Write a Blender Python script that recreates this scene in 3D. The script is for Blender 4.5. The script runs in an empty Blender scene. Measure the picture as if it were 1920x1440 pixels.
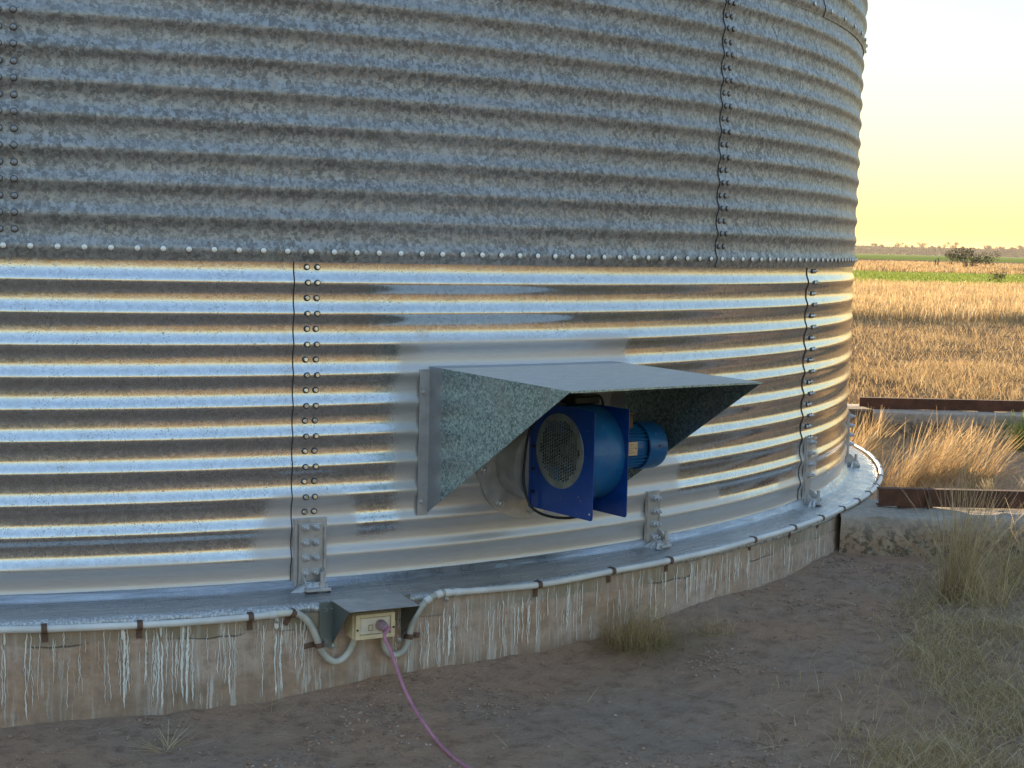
import bpy, math, random
import numpy as np
from mathutils import Matrix, Vector
random.seed(7); rng = np.random.default_rng(7)
sc = bpy.context.scene
COL = sc.collection
# ------------------------------------------------------------------ camera
PITCH, ROLL, FPX = 0.0911361, 0.0237492, 2877.18
cam = bpy.data.objects.new('camera', bpy.data.cameras.new('camera')); COL.objects.link(cam)
cam.data.sensor_width = 36.0; cam.data.lens = FPX/1920*36
cam.data.clip_start = 0.05; cam.data.clip_end = 20000
xh = Vector((1, 0, 0)); vh = Vector((0, math.sin(PITCH), math.cos(PITCH))); fw = Vector((0, math.cos(PITCH), -math.sin(PITCH)))
cr_ = xh*math.cos(ROLL)+vh*math.sin(ROLL); cu_ = -xh*math.sin(ROLL)+vh*math.cos(ROLL)
M = Matrix.Identity(4)
for i in range(3): M[i][0] = cr_[i]; M[i][1] = cu_[i]; M[i][2] = -fw[i]
cam.matrix_world = M
sc.camera = cam
# ------------------------------------------------------------------ sky, sun, exposure
SUN_AZ, SUN_EL = math.radians(-2.0), math.radians(5.0)
world = bpy.data.worlds.new('World'); sc.world = world; world.use_nodes = True
nt = world.node_tree; nt.nodes.clear()
sky = nt.nodes.new('ShaderNodeTexSky'); sky.sky_type = 'NISHITA'; sky.sun_disc = False
sky.sun_elevation = SUN_EL; sky.sun_rotation = SUN_AZ; sky.altitude = 200; sky.air_density = 1.0; sky.dust_density = 0.1; sky.ozone_density = 1.5
bg = nt.nodes.new('ShaderNodeBackground'); bg.inputs['Strength'].default_value = 0.12
wo = nt.nodes.new('ShaderNodeOutputWorld')
# the photograph holds the whole sky within its tones: the same soft compression of brightness in every direction
lum = nt.nodes.new('ShaderNodeRGBToBW'); pw = nt.nodes.new('ShaderNodeMath'); pw.operation = 'POWER'; pw.inputs[1].default_value = -0.60
vs = nt.nodes.new('ShaderNodeVectorMath'); vs.operation = 'SCALE'; vt = nt.nodes.new('ShaderNodeVectorMath'); vt.operation = 'MULTIPLY'; vt.inputs[1].default_value = (1.21, 1.12, 1.15)
nt.links.new(sky.outputs[0], lum.inputs[0]); nt.links.new(lum.outputs[0], pw.inputs[0]); nt.links.new(sky.outputs[0], vs.inputs[0]); nt.links.new(pw.outputs[0], vs.inputs['Scale'])
nt.links.new(vs.outputs[0], vt.inputs[0]); nt.links.new(vt.outputs[0], bg.inputs[0]); nt.links.new(bg.outputs[0], wo.inputs[0])
sun = bpy.data.objects.new('sun', bpy.data.lights.new('sun', 'SUN')); COL.objects.link(sun)
sun.data.energy = 3.2; sun.data.angle = math.radians(0.5); sun.data.color = (1.0, 0.74, 0.45)
sd = Vector((math.sin(SUN_AZ)*math.cos(SUN_EL), math.cos(SUN_AZ)*math.cos(SUN_EL), math.sin(SUN_EL)))
sun.rotation_euler = sd.to_track_quat('Z', 'Y').to_euler(); sun.location = (0, 0, 30)
sc.view_settings.view_transform = 'Standard'; sc.view_settings.look = 'None'
sc.view_settings.exposure = 2.15; sc.view_settings.gamma = 1.0; sc.view_settings.use_curve_mapping = False

# ------------------------------------------------------------------ helpers
AX = (-2.7055, 9.2013); R = 4.6185; ZROW = -0.0414; S = 0.0508; ZB = ZROW-22*S   # silo axis, radius, lap bolt row, bolt spacing, foot
AMP = 0.00635; LAM = 2*S
RF = 4.79                                                                         # foundation radius
def cor(t): return .0055*(np.cos(t)+.22*np.cos(2*t))
def pt(phi, z, r=R): return Vector((AX[0]+r*math.sin(phi), AX[1]-r*math.cos(phi), z))
def frame(phi, z, r=R):            # local x = tangent, local y = into the wall, z up
    m = Matrix.Identity(4); t = (math.cos(phi), math.sin(phi), 0); n = (-math.sin(phi), math.cos(phi), 0); o = pt(phi, z, r)
    for i in range(3): m[i][0] = t[i]; m[i][1] = n[i]; m[i][2] = (0, 0, 1)[i]; m[i][3] = o[i]
    return m
def mesh_from(name, V, F, smooth=False, uv=None, attrs=None):
    V = np.asarray(V, dtype=np.float32).reshape(-1, 3)
    me = bpy.data.meshes.new(name)
    if isinstance(F, np.ndarray): F = [F]
    if len(F) and isinstance(F[0], np.ndarray) and F[0].ndim == 2:
        idx = np.concatenate([f.reshape(-1) for f in F]).astype(np.int32)
        ls = np.concatenate([np.full(len(f), f.shape[1]) for f in F])
        st = np.concatenate([[0], np.cumsum(ls)[:-1]]).astype(np.int32)
        me.vertices.add(len(V)); me.vertices.foreach_set('co', V.reshape(-1))
        me.loops.add(len(idx)); me.loops.foreach_set('vertex_index', idx)
        me.polygons.add(len(ls)); me.polygons.foreach_set('loop_start', st)
        me.update(calc_edges=True)
    else:
        me.from_pydata([tuple(v) for v in V.tolist()], [], [tuple(f) for f in F]); me.update()
    if smooth: me.polygons.foreach_set('use_smooth', np.ones(len(me.polygons), dtype=bool))
    if uv is not None:
        l = me.uv_layers.new(name='UVMap'); vi = np.zeros(len(me.loops), dtype=np.int32); me.loops.foreach_get('vertex_index', vi)
        l.data.foreach_set('uv', np.asarray(uv, dtype=np.float32)[vi].reshape(-1))
    for k, a in (attrs or {}).items():
        at = me.attributes.new(k, 'FLOAT', 'POINT'); at.data.foreach_set('value', np.asarray(a, dtype=np.float32))
    me.validate(); return me
WM = {}
def link(o, parent=None, mat=None):
    COL.objects.link(o); mw = mat.copy() if mat is not None else Matrix.Identity(4)
    if parent is not None:
        o.parent = parent; o.matrix_basis = WM[parent.name].inverted() @ mw
    else: o.matrix_basis = mw
    WM[o.name] = mw; return o
def thing(name, label, cat, mat, group=None):
    o = bpy.data.objects.new(name, None); o.empty_display_size = 0.1; link(o, None, mat)
    o['label'] = label; o['category'] = cat
    if group: o['group'] = group
    return o
def tag(o, label=None, cat=None, group=None, kind=None):
    for k, v in (('label', label), ('category', cat), ('group', group), ('kind', kind)):
        if v: o[k] = v
    return o
def obj(name, me, m, parent=None, mat=None):
    if m is not None:
        for x in (m if isinstance(m, (list, tuple)) else [m]):
            if len(me.materials) < (len(m) if isinstance(m, (list, tuple)) else 1): me.materials.append(x)
    o = bpy.data.objects.new(name, me); return link(o, parent, mat)
class MB:                                     # collects primitive shapes into one mesh
    def __init__(s): s.v = []; s.f = []; s.mi = []; s.cur = 0
    def add(s, V, F):
        b = len(s.v); s.v += [tuple(v) for v in V]; s.f += [tuple(i+b for i in f) for f in F]; s.mi += [s.cur]*len(F); return s
    def box(s, x0, x1, y0, y1, z0, z1, bev=0.0):
        c = [(x0, x1), (y0, y1), (z0, z1)]
        if bev <= 0:
            V = [(x, y, z) for x in c[0] for y in c[1] for z in c[2]]
            return s.add(V, [(0, 1, 3, 2), (4, 6, 7, 5), (0, 4, 5, 1), (2, 3, 7, 6), (0, 2, 6, 4), (1, 5, 7, 3)])
        V = []; ids = {}
        for ix in (0, 1):
            for iy in (0, 1):
                for iz in (0, 1):
                    for a in range(3):
                        p = [c[0][ix], c[1][iy], c[2][iz]]
                        sg = [1 if k == 0 else -1 for k in (ix, iy, iz)]
                        for k in range(3):
                            if k != a: p[k] += sg[k]*bev
                        ids[(ix, iy, iz, a)] = len(V); V.append(tuple(p))
        F = []
        for a in range(3):
            b, d = (a+1) % 3, (a+2) % 3
            for e in (0, 1):
                q = []
                for (u, w) in ((0, 0), (1, 0), (1, 1), (0, 1)):
                    k = [0, 0, 0]; k[a] = e; k[b] = u; k[d] = w; q.append(ids[(*k, a)])
                F.append(tuple(q if e else q[::-1]))
        for a in range(3):
            b, d = (a+1) % 3, (a+2) % 3
            for u in (0, 1):
                for w in (0, 1):
                    k0 = [0]*3; k1 = [0]*3; k0[a] = 0; k1[a] = 1; k0[b] = k1[b] = u; k0[d] = k1[d] = w
                    F.append((ids[(*k0, b)], ids[(*k1, b)], ids[(*k1, d)], ids[(*k0, d)]))
        for k in ids:
            if k[3] == 0: F.append((ids[k], ids[k[:3]+(1,)], ids[k[:3]+(2,)]))
        return s.add(V, F)
    def cyl(s, p0, p1, r0, r1=None, n=16, cap=True):
        r1 = r0 if r1 is None else r1; p0 = Vector(p0); p1 = Vector(p1); d = (p1-p0).normalized()
        a = d.orthogonal().normalized(); b = d.cross(a); V = []
        for p, r in ((p0, r0), (p1, r1)):
            for i in range(n):
                t = 2*math.pi*i/n; V.append(p+(a*math.cos(t)+b*math.sin(t))*r)
        F = [(i, (i+1) % n, n+(i+1) % n, n+i) for i in range(n)]
        if cap: F += [tuple(range(n))[::-1], tuple(range(n, 2*n))]
        return s.add(V, F)
    def lathe(s, prof, p0, axis, n=24):       # prof = [(r, h)...] along axis from p0
        p0 = Vector(p0); d = Vector(axis).normalized(); a = d.orthogonal().normalized(); b = d.cross(a); V = []
        for r, h in prof:
            for i in range(n):
                t = 2*math.pi*i/n; V.append(p0+d*h+(a*math.cos(t)+b*math.sin(t))*r)
        F = []
        for k in range(len(prof)-1):
            for i in range(n): F.append((k*n+i, k*n+(i+1) % n, (k+1)*n+(i+1) % n, (k+1)*n+i))
        return s.add(V, F)
    def tube(s, P, r, n=10, cap=True):
        P = [Vector(p) for p in P]; V = []; a = None; m = len(P)
        for i, p in enumerate(P):
            d = (P[min(i+1, m-1)]-P[max(i-1, 0)]).normalized()
            a = d.orthogonal().normalized() if a is None else (a-d*a.dot(d)).normalized()
            b = d.cross(a); rr = r[i] if isinstance(r, (list, tuple)) else r
            for k in range(n):
                t = 2*math.pi*k/n; V.append(p+(a*math.cos(t)+b*math.sin(t))*rr)
        F = [(i*n+k, i*n+(k+1) % n, (i+1)*n+(k+1) % n, (i+1)*n+k) for i in range(m-1) for k in range(n)]
        if cap: F += [tuple(range(n))[::-1], tuple(range((m-1)*n, m*n))]
        return s.add(V, F)
    def plate(s, poly, th):                    # planar polygon given thickness
        P = [Vector(p) for p in poly]; nn = (P[1]-P[0]).cross(P[2]-P[0]).normalized()*th; n = len(P)
        V = P+[p+nn for p in P]
        return s.add(V, [tuple(range(n))[::-1], tuple(range(n, 2*n))]+[(i, (i+1) % n, n+(i+1) % n, n+i) for i in range(n)])
    def mesh(s, name, smooth=False):
        me = bpy.data.meshes.new(name); me.from_pydata(s.v, [], s.f); me.update()
        if any(s.mi): me.polygons.foreach_set('material_index', s.mi)
        if smooth: 
            me.polygons.foreach_set('use_smooth', [True]*len(me.polygons))
            try: me.set_sharp_from_angle(angle=math.radians(40))
            except Exception: pass
        return me
    def obj(s, name, m, parent=None, mat=None, smooth=False): return obj(name, s.mesh(name, smooth), m, parent, mat)
def catmull(P, k=8):
    P = [Vector(p) for p in P]; Q = [P[0]*2-P[1]]+P+[P[-1]*2-P[-2]]; out = []
    for i in range(1, len(Q)-2):
        a, b, c, d = Q[i-1:i+3]
        for j in range(k):
            t = j/k; out.append(0.5*((2*b)+(-a+c)*t+(2*a-5*b+4*c-d)*t*t+(-a+3*b-3*c+d)*t**3))
    out.append(P[-1]); return out
_L = rng.random((256, 256))
def vnoise(x, y):
    x = np.asarray(x, float); y = np.asarray(y, float); xi = np.floor(x).astype(int); yi = np.floor(y).astype(int)
    fx = x-xi; fy = y-yi; fx = fx*fx*(3-2*fx); fy = fy*fy*(3-2*fy); g = lambda a, b: _L[a & 255, b & 255]
    return (g(xi, yi)*(1-fx)+g(xi+1, yi)*fx)*(1-fy)+(g(xi, yi+1)*(1-fx)+g(xi+1, yi+1)*fx)*fy
def fbm(x, y, o=4):
    s = 0; a = .5
    for k in range(o): s = s+a*vnoise(x*2**k+17*k, y*2**k+9*k); a *= .5
    return s
def sstep(a, b, x): t = np.clip((np.asarray(x, float)-a)/(b-a), 0, 1); return t*t*(3-2*t)

# ------------------------------------------------------------------ materials
class G:                                       # tiny node-graph helper
    def __init__(s, name):
        s.m = bpy.data.materials.new(name); s.m.use_nodes = True; s.t = s.m.node_tree; s.t.nodes.clear()
        s.out = s.t.nodes.new('ShaderNodeOutputMaterial'); s.p = s.t.nodes.new('ShaderNodeBsdfPrincipled'); s.t.links.new(s.p.outputs[0], s.out.inputs[0])
    def n(s, t, **k):
        x = s.t.nodes.new(t)
        for a, b in k.items(): setattr(x, a, b)
        return x
    def l(s, a, b): s.t.links.new(a, b)
    def set(s, sock, v):
        if isinstance(v, bpy.types.NodeSocket): s.l(v, sock)
        elif v is not None: sock.default_value = (v+(1,) if isinstance(v, tuple) and len(v) == 3 and sock.type == 'RGBA' else v)
    def coord(s, kind='Object', scale=None):
        c = s.n('ShaderNodeTexCoord').outputs[kind]
        if scale is None: return c
        m = s.n('ShaderNodeMapping'); m.inputs['Scale'].default_value = scale; s.l(c, m.inputs[0]); return m.outputs[0]
    def geo(s): return s.n('ShaderNodeNewGeometry').outputs['Position']
    def noise(s, vec, sc_, det=4, rough=.55, dist=0.0, out='Fac'):
        x = s.n('ShaderNodeTexNoise'); s.l(vec, x.inputs['Vector']); x.inputs['Scale'].default_value = sc_; x.inputs['Detail'].default_value = det
        x.inputs['Roughness'].default_value = rough; x.inputs['Distortion'].default_value = dist; return x.outputs[out]
    def vor(s, vec, sc_, out='Color', feat='F1'):
        x = s.n('ShaderNodeTexVoronoi', feature=feat); s.l(vec, x.inputs['Vector']); x.inputs['Scale'].default_value = sc_; return x.outputs[out]
    def math(s, op, a, b=None, c=None, clamp=False):
        x = s.n('ShaderNodeMath', operation=op, use_clamp=clamp); s.set(x.inputs[0], a)
        if b is not None: s.set(x.inputs[1], b)
        if c is not None: s.set(x.inputs[2], c)
        return x.outputs[0]
    def mr(s, v, a, b, c=0.0, d=1.0, smooth=True):
        x = s.n('ShaderNodeMapRange', interpolation_type='SMOOTHSTEP' if smooth else 'LINEAR'); s.set(x.inputs[0], v)
        for i, q in enumerate((a, b, c, d)): s.set(x.inputs[i+1], q)
        return x.outputs[0]
    def mix(s, f, a, b, mode='MIX'):
        x = s.n('ShaderNodeMix', data_type='RGBA', blend_type=mode); s.set(x.inputs[0], f); s.set(x.inputs[6], a); s.set(x.inputs[7], b); return x.outputs[2]
    def sep(s, v):
        x = s.n('ShaderNodeSeparateXYZ'); s.l(v, x.inputs[0]); return x.outputs
    def attr(s, name): return s.n('ShaderNodeAttribute', attribute_name=name).outputs['Fac']
    def bump(s, h, strength=.3, dist=.01, normal=None):
        x = s.n('ShaderNodeBump'); x.inputs['Strength'].default_value = strength; x.inputs['Distance'].default_value = dist; s.l(h, x.inputs['Height'])
        if normal is not None: s.l(normal, x.inputs['Normal'])
        return x.outputs[0]
    def fin(s, base=None, rough=None, metal=None, normal=None, **k):
        for nm, v in (('Base Color', base), ('Roughness', rough), ('Metallic', metal), ('Normal', normal)): s.set(s.p.inputs[nm], v)
        for a, b in k.items(): s.set(s.p.inputs[a.replace('_', ' ')], b)
        return s.m
PAINT_C = (0.40, 0.40, 0.41)
def mat_new_galv():                            # bright corrugated sheet with overpainted patches (attribute "paint")
    g = G('bright_galvanised'); uv = g.coord('UV'); w = g.noise(uv, 60, 2, out='Color')
    fl = g.noise(uv, 125, 2, .55, 2.2); flk = g.mr(fl, .575, .63)                       # dark flecks of the zinc bloom
    dn = g.mr(g.noise(uv, 9, 3), .35, .65); flk = g.math('MULTIPLY', flk, g.mr(dn, 0, 1, .35, 1.0))
    cell = g.sep(g.vor(uv, 95))[0]
    base = g.mix(cell, (.62, .62, .62), (.74, .74, .74)); base = g.mix(g.math('MULTIPLY', flk, .68), base, (.24, .23, .21))
    stain = g.mr(g.noise(g.coord('UV', (3, .6, 1)), 3, 5), .52, .75); base = g.mix(g.math('MULTIPLY', stain, .25), base, (.42, .38, .32))
    rough = g.math('ADD', g.math('MULTIPLY', cell, .08), .145); rough = g.math('ADD', rough, g.math('MULTIPLY', flk, .25))
    scr = g.noise(g.coord('UV', (1.2, 260, 1)), 3, 3, .6); rough = g.math('ADD', rough, g.mr(scr, .55, .8, 0, .12))
    pa = g.attr('paint'); pn = g.math('ADD', pa, g.math('MULTIPLY', g.math('SUBTRACT', g.noise(uv, 26, 4), .5), .35)); pm = g.mr(pn, .15, .85)
    pm = g.math('MULTIPLY', pm, g.mr(pa, 0, .02))
    pc = g.mix(g.noise(g.coord('UV', (4, 30, 1)), 5, 4), (.50, .475, .46), (.64, .61, .59))
    base = g.mix(pm, base, pc)
    rough = g.math('ADD', g.math('MULTIPLY', rough, g.math('SUBTRACT', 1, pm)), g.math('MULTIPLY', pm, .34))
    metal = g.math('SUBTRACT', .95, g.math('MULTIPLY', pm, .45))
    h = g.math('ADD', g.math('MULTIPLY', g.noise(uv, 130, 2), .25), g.noise(uv, 3.5, 2))
    return g.fin(base, rough, metal, g.bump(h, .12, .004))
def mat_old_galv(name='weathered_galvanised', tint=(1, 1, 1), lo=.20, hi=.48, rl=.42, rh=.66, scale=72, metal=.72):
    g = G(name); uv = g.coord('UV'); wn = g.n('ShaderNodeMixRGB') if False else None
    d = g.noise(uv, 90, 3, out='Color'); va = g.n('ShaderNodeVectorMath', operation='MULTIPLY_ADD'); g.l(d, va.inputs[0]); va.inputs[1].default_value = (.022,)*3; g.l(uv, va.inputs[2])
    c1 = g.sep(g.vor(va.outputs[0], scale)); c2 = g.sep(g.vor(va.outputs[0], scale*1.9))
    v = g.mr(g.math('ADD', g.math('MULTIPLY', c1[0], .55), g.math('MULTIPLY', c2[1], .45)), .22, .78)
    big = g.mr(g.noise(g.coord('UV', (1.0, 3, 1)), 2.2, 5, .6), .3, .75)
    tint = tuple(a*b for a, b in zip(tint, (1.0, 1.0, .98))); lo_c = tuple(lo*t for t in tint); hi_c = tuple(hi*t for t in tint)
    base = g.mix(v, lo_c, hi_c); orr = g.n('ShaderNodeObjectInfo').outputs['Random']; base = g.mix(g.mr(orr, 0, 1, 0, .30, False), base, (.20, .19, .18)); base = g.mix(g.math('MULTIPLY', big, .35), base, (hi*.92, hi*.92, hi*.9))
    ox = g.mr(g.noise(g.coord('UV', (1, 2.2, 1)), 6, 6, .7, .4), .61, .70); base = g.mix(g.math('MULTIPLY', ox, .5), base, (.50, .485, .47))
    scr = g.mr(g.noise(g.coord('UV', (.8, 160, 1)), 4, 3, .65), .64, .72); base = g.mix(g.math('MULTIPLY', scr, .30), base, (.62, .62, .62))
    drip = g.mr(g.noise(g.coord('UV', (60, 1.5, 1)), 2, 4, .6), .5, .8); base = g.mix(g.math('MULTIPLY', drip, .45), base, (.17, .165, .16))
    rough = g.mr(c1[1], 0, 1, rl, rh, False)
    return g.fin(base, rough, g.math('SUBTRACT', metal, g.math('MULTIPLY', ox, .5)), g.bump(g.math('ADD', v, g.noise(uv, 3, 2)), .10, .003))
def mat_paint(name='silver_paint', base=(.50, .49, .485), rough=.36, metal=.5, streak=True):
    g = G(name); uv = g.coord('Object'); n1 = g.noise(g.coord('Object', (1, 1, 1)), 14, 6, .65)
    b = g.mix(g.mr(n1, .3, .75), tuple(c*.82 for c in base), tuple(min(1, c*1.15) for c in base))
    return g.fin(b, g.mr(g.noise(uv, 30, 4), .3, .7, rough-.06, rough+.12), metal, g.bump(g.noise(uv, 55, 5), .25, .004))
def mat_coating():                             # brushed-on aluminium sealant of the foundation ledge, UV = arc, radius
    g = G('ledge_sealant'); uv = g.coord('UV')
    st = g.noise(g.coord('UV', (5, 130, 1)), 1, 6, .7, .5); n2 = g.noise(uv, 9, 6, .65)
    b = g.mix(g.mr(st, .35, .7), (.32, .33, .345), (.56, .57, .58)); b = g.mix(g.math('MULTIPLY', g.mr(st, .64, .70), .6), b, (.74, .75, .76))
    a = g.attr('edge'); en = g.math('ADD', a, g.math('MULTIPLY', g.math('SUBTRACT', g.noise(uv, 75, 4, .7), .5), 1.6)); em = g.mr(en, .45, .62)
    b = g.mix(em, b, g.mix(g.mr(g.noise(uv, 130, 4), .4, .65), (.36, .355, .35), (.66, .67, .68)))
    dirt = g.mr(g.noise(uv, 5, 7, .7), .55, .75); b = g.mix(g.math('MULTIPLY', dirt, .4), b, (.2, .19, .18))
    h = g.math('ADD', g.math('MULTIPLY', st, .8), g.math('ADD', n2, g.math('MULTIPLY', g.math('MULTIPLY', em, g.noise(uv, 180, 3)), 1.2)))
    return g.fin(b, g.mr(n2, .3, .7, .22, .38), g.math('SUBTRACT', .75, g.math('MULTIPLY', em, .4)), g.bump(h, .45, .006))
def mat_concrete():
    g = G('stained_concrete'); uv = g.coord('UV'); s = g.sep(uv)
    n1 = g.noise(uv, 3.2, 8, .62); n2 = g.noise(uv, 22, 8, .7); n3 = g.noise(uv, 120, 4, .6)
    b = g.mix(g.mr(n1, .32, .68), (.46, .295, .19), (.56, .42, .33)); b = g.mix(g.mr(n2, .42, .72, 0, .6), b, (.22, .16, .11)); b = g.mix(g.mr(n2, .5, .3, 0, .45), b, (.60, .48, .38))
    z = s[1]; zz = g.math('ADD', z, g.math('MULTIPLY', g.math('SUBTRACT', g.noise(uv, 5, 5), .5), .05))
    top = g.math('MULTIPLY', g.mr(zz, -1.262, -1.252), g.mr(g.noise(uv, 1.3, 3), .42, .58, .12, 1)); tp = g.mix(g.mr(n2, .35, .65), (.24, .205, .15), (.44, .38, .30)); moss = g.mr(g.noise(uv, 1.6, 4), .42, .6); tp = g.mix(g.math('MULTIPLY', moss, .75), tp, (.19, .165, .07))
    b = g.mix(g.math('MULTIPLY', top, .75), b, tp)
    low = g.mr(zz, -1.44, -1.36, .7, 0); b = g.mix(g.math('MULTIPLY', low, g.mr(n1, .35, .6)), b, (.24, .16, .095))
    # fine lime runs: noise drawn out vertically
    sv = g.n('ShaderNodeMapping'); sv.inputs['Scale'].default_value = (1, .055, 1); dd = g.noise(uv, 16, 3, out='Color'); va = g.n('ShaderNodeVectorMath', operation='MULTIPLY_ADD'); g.l(dd, va.inputs[0]); va.inputs[1].default_value = (.016, .0, 0); g.l(uv, va.inputs[2]); g.l(va.outputs[0], sv.inputs[0])
    run = g.noise(sv.outputs[0], 95, 3, .6); where = g.mr(g.noise(g.coord('UV', (1, .2, 1)), 5, 4), .38, .66); rm = g.math('MULTIPLY', g.mr(run, .55, .64), where)
    rm = g.math('MULTIPLY', rm, g.mr(n3, .25, .5, .35, 1)); b = g.mix(g.math('MULTIPLY', rm, .8), b, (.72, .68, .60))
    haze = g.mr(g.noise(sv.outputs[0], 30, 5, .7), .50, .70); b = g.mix(g.math('MULTIPLY', haze, .60), b, (.62, .57, .50))
    pit = g.mr(g.vor(uv, 48, 'Distance'), .10, .05); pit = g.math('MULTIPLY', pit, g.mr(g.noise(uv, 4, 3), .52, .6)); b = g.mix(pit, b, (.05, .04, .03))
    joint = g.math('MULTIPLY', g.mr(g.math('ABSOLUTE', g.math('ADD', zz, 1.257)), .0035, .0012), g.mr(g.noise(uv, 5, 4), .48, .58)); b = g.mix(g.math('MULTIPLY', joint, .7), b, (.07, .06, .045))
    rust = g.math('MULTIPLY', g.mr(g.noise(g.coord('UV', (1, .25, 1)), 7, 4), .66, .74), .5); b = g.mix(rust, b, (.26, .12, .05))
    h = g.math('SUBTRACT', g.math('ADD', g.math('MULTIPLY', n2, .6), g.math('MULTIPLY', n3, .25)), g.math('ADD', pit, joint))
    return g.fin(b, .85, 0.0, g.bump(h, .5, .006))
def mat_block():
    g = G('mossy_concrete'); c = g.coord('Object'); n1 = g.noise(c, 4, 8, .65); n2 = g.noise(c, 28, 8, .7); z = g.sep(c)[2]
    b = g.mix(g.mr(n1, .35, .65), (.33, .20, .11), (.52, .385, .26)); b = g.mix(g.mr(n2, .46, .57, 0, .8), b, (.09, .075, .055)); b = g.mix(g.mr(n2, .4, .3, 0, .6), b, (.48, .45, .40))
    li = g.mr(g.noise(c, 11, 6, .7), .57, .63); b = g.mix(g.math('MULTIPLY', li, .6), b, (.55, .48, .38))
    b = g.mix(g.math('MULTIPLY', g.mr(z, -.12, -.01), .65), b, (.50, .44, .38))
    return g.fin(b, .9, 0.0, g.bump(g.math('ADD', n2, n1), .7, .02))
def mat_rust(name='rusty_steel', c1=(.085, .032, .018), c2=(.155, .062, .032)):
    g = G(name); c = g.coord('Object'); n = g.noise(c, 9, 8, .7); b = g.mix(g.mr(n, .35, .7), c1, c2); sp = g.mr(g.noise(c, 60, 3), .66, .72); b = g.mix(g.math('MULTIPLY', sp, .5), b, (.30, .20, .14))
    return g.fin(b, .75, .15, g.bump(g.noise(c, 90, 5), .3, .003))
def mat_simple(name, base, rough=.5, metal=0.0, nz=20, var=.15, bump=.1, **k):
    g = G(name); c = g.coord('Object'); n = g.noise(c, nz, 6, .6)
    b = g.mix(g.mr(n, .3, .7), tuple(x*(1-var) for x in base), tuple(min(1, x*(1+var)) for x in base))
    return g.fin(b, g.mr(n, .3, .7, max(.02, rough-.06), min(1, rough+.06)), metal, g.bump(g.noise(c, nz*6, 4), bump, .002), **k)
def mat_blue(name, c1, c2, rough=.32):
    g = G(name); c = g.coord('Object'); n = g.noise(c, 11, 6, .65); b = g.mix(g.mr(n, .35, .7), c1, c2)
    dust = g.mr(g.noise(c, 7, 6, .7), .50, .8); b = g.mix(g.math('MULTIPLY', dust, .16), b, (.26, .26, .27))
    chip = g.mr(g.noise(c, 70, 2), .725, .745); b = g.mix(chip, b, (.35, .33, .3))
    return g.fin(b, g.mr(dust, 0, 1, rough, .6, False), 0.0, g.bump(g.noise(c, 160, 3), .08, .002), Specular_IOR_Level=.5)
def mat_ground():
    g = G('earth_and_paddocks'); p = g.geo(); s = g.sep(p); x, y = s[0], s[1]
    n1 = g.noise(p, 1.3, 8, .6); n2 = g.noise(p, 14, 8, .72); n3 = g.noise(p, 90, 4, .6)
    dirt = g.mix(g.mr(n1, .35, .65), (.56, .345, .225), (.46, .33, .245)); dirt = g.mix(g.mr(n2, .46, .70, 0, .6), dirt, (.20, .13, .09)); dirt = g.mix(g.mr(n2, .45, .3, 0, .5), dirt, (.60, .44, .32))
    dirt = g.mix(g.mr(n3, .66, .72, 0, .5), dirt, (.60, .50, .40)); n4 = g.noise(p, 330, 3, .7); dirt = g.mix(g.mr(n4, .58, .7, 0, .5), dirt, (.12, .085, .065))
    fn = g.noise(g.coord('Object', (.05, .2, 1)), 1, 6, .65); f2 = g.noise(p, 1.7, 6, .7)
    stub = g.mix(g.mr(f2, .35, .65), (.20, .125, .068), (.36, .24, .13)); green = g.mix(g.mr(fn, .35, .65), (.17, .25, .03), (.24, .32, .045)); brown = g.mix(g.mr(fn, .4, .6), (.33, .23, .13), (.17, .115, .065))
    yy = g.math('ADD', y, g.math('MULTIPLY', g.math('SUBTRACT', g.noise(p, .25, 4), .5), 2.0))
    yl = g.math('ADD', y, g.math('MULTIPLY', g.math('SUBTRACT', g.noise(p, .02, 4), .5), 24.0))
    vl = g.n('ShaderNodeVectorMath', operation='DISTANCE'); g.l(p, vl.inputs[0]); vl.inputs[1].default_value = (-.5, 5.5, -1.4)
    far = g.mr(g.math('ADD', vl.outputs['Value'], g.math('MULTIPLY', g.math('SUBTRACT', g.noise(p, .4, 5), .5), 5.0)), 6.0, 9.5)
    b = g.mix(far, dirt, stub); b = g.mix(g.mr(yl, 70, 76), b, green); b = g.mix(g.mr(yl, 104, 112), b, brown); b = g.mix(g.mr(yl, 300, 330), b, green)
    h = g.math('ADD', g.math('ADD', n2, g.math('MULTIPLY', n4, .10)), g.math('MULTIPLY', n3, .45)); return g.fin(b, .95, 0.0, g.bump(g.math('MULTIPLY', h, g.mr(y, 60, 25)), 1.0, .03), Specular_IOR_Level=.0)
def mat_blades(name, c1, c2, c3, trans=.4, rough=.6):
    g = G(name); t = g.attr('tone'); b = g.mix(g.mr(t, 0, .5, 0, 1, False), c1, c2); b = g.mix(g.mr(t, .5, 1, 0, 1, False), b, c3)
    g.fin(b, rough, 0.0, Specular_IOR_Level=.3)
    tr = g.n('ShaderNodeBsdfTranslucent'); g.l(b, tr.inputs[0]); mx = g.n('ShaderNodeMixShader'); mx.inputs[0].default_value = trans
    g.l(g.p.outputs[0], mx.inputs[1]); g.l(tr.outputs[0], mx.inputs[2]); g.l(mx.outputs[0], g.out.inputs[0]); return g.m
M_NEW = mat_new_galv(); M_OLD = mat_old_galv(); M_HOOD = mat_old_galv('spangled_hood_sheet', (.80, 1.0, 1.0), .20, .56, .30, .5, 120, .85)
M_PAINT = mat_paint(); M_COAT = mat_coating(); M_CONC = mat_concrete(); M_BLOCK = mat_block(); M_RUST = mat_rust(); M_RUSTC = mat_rust('rusty_clamp', (.10, .05, .035), (.20, .12, .08))
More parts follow.
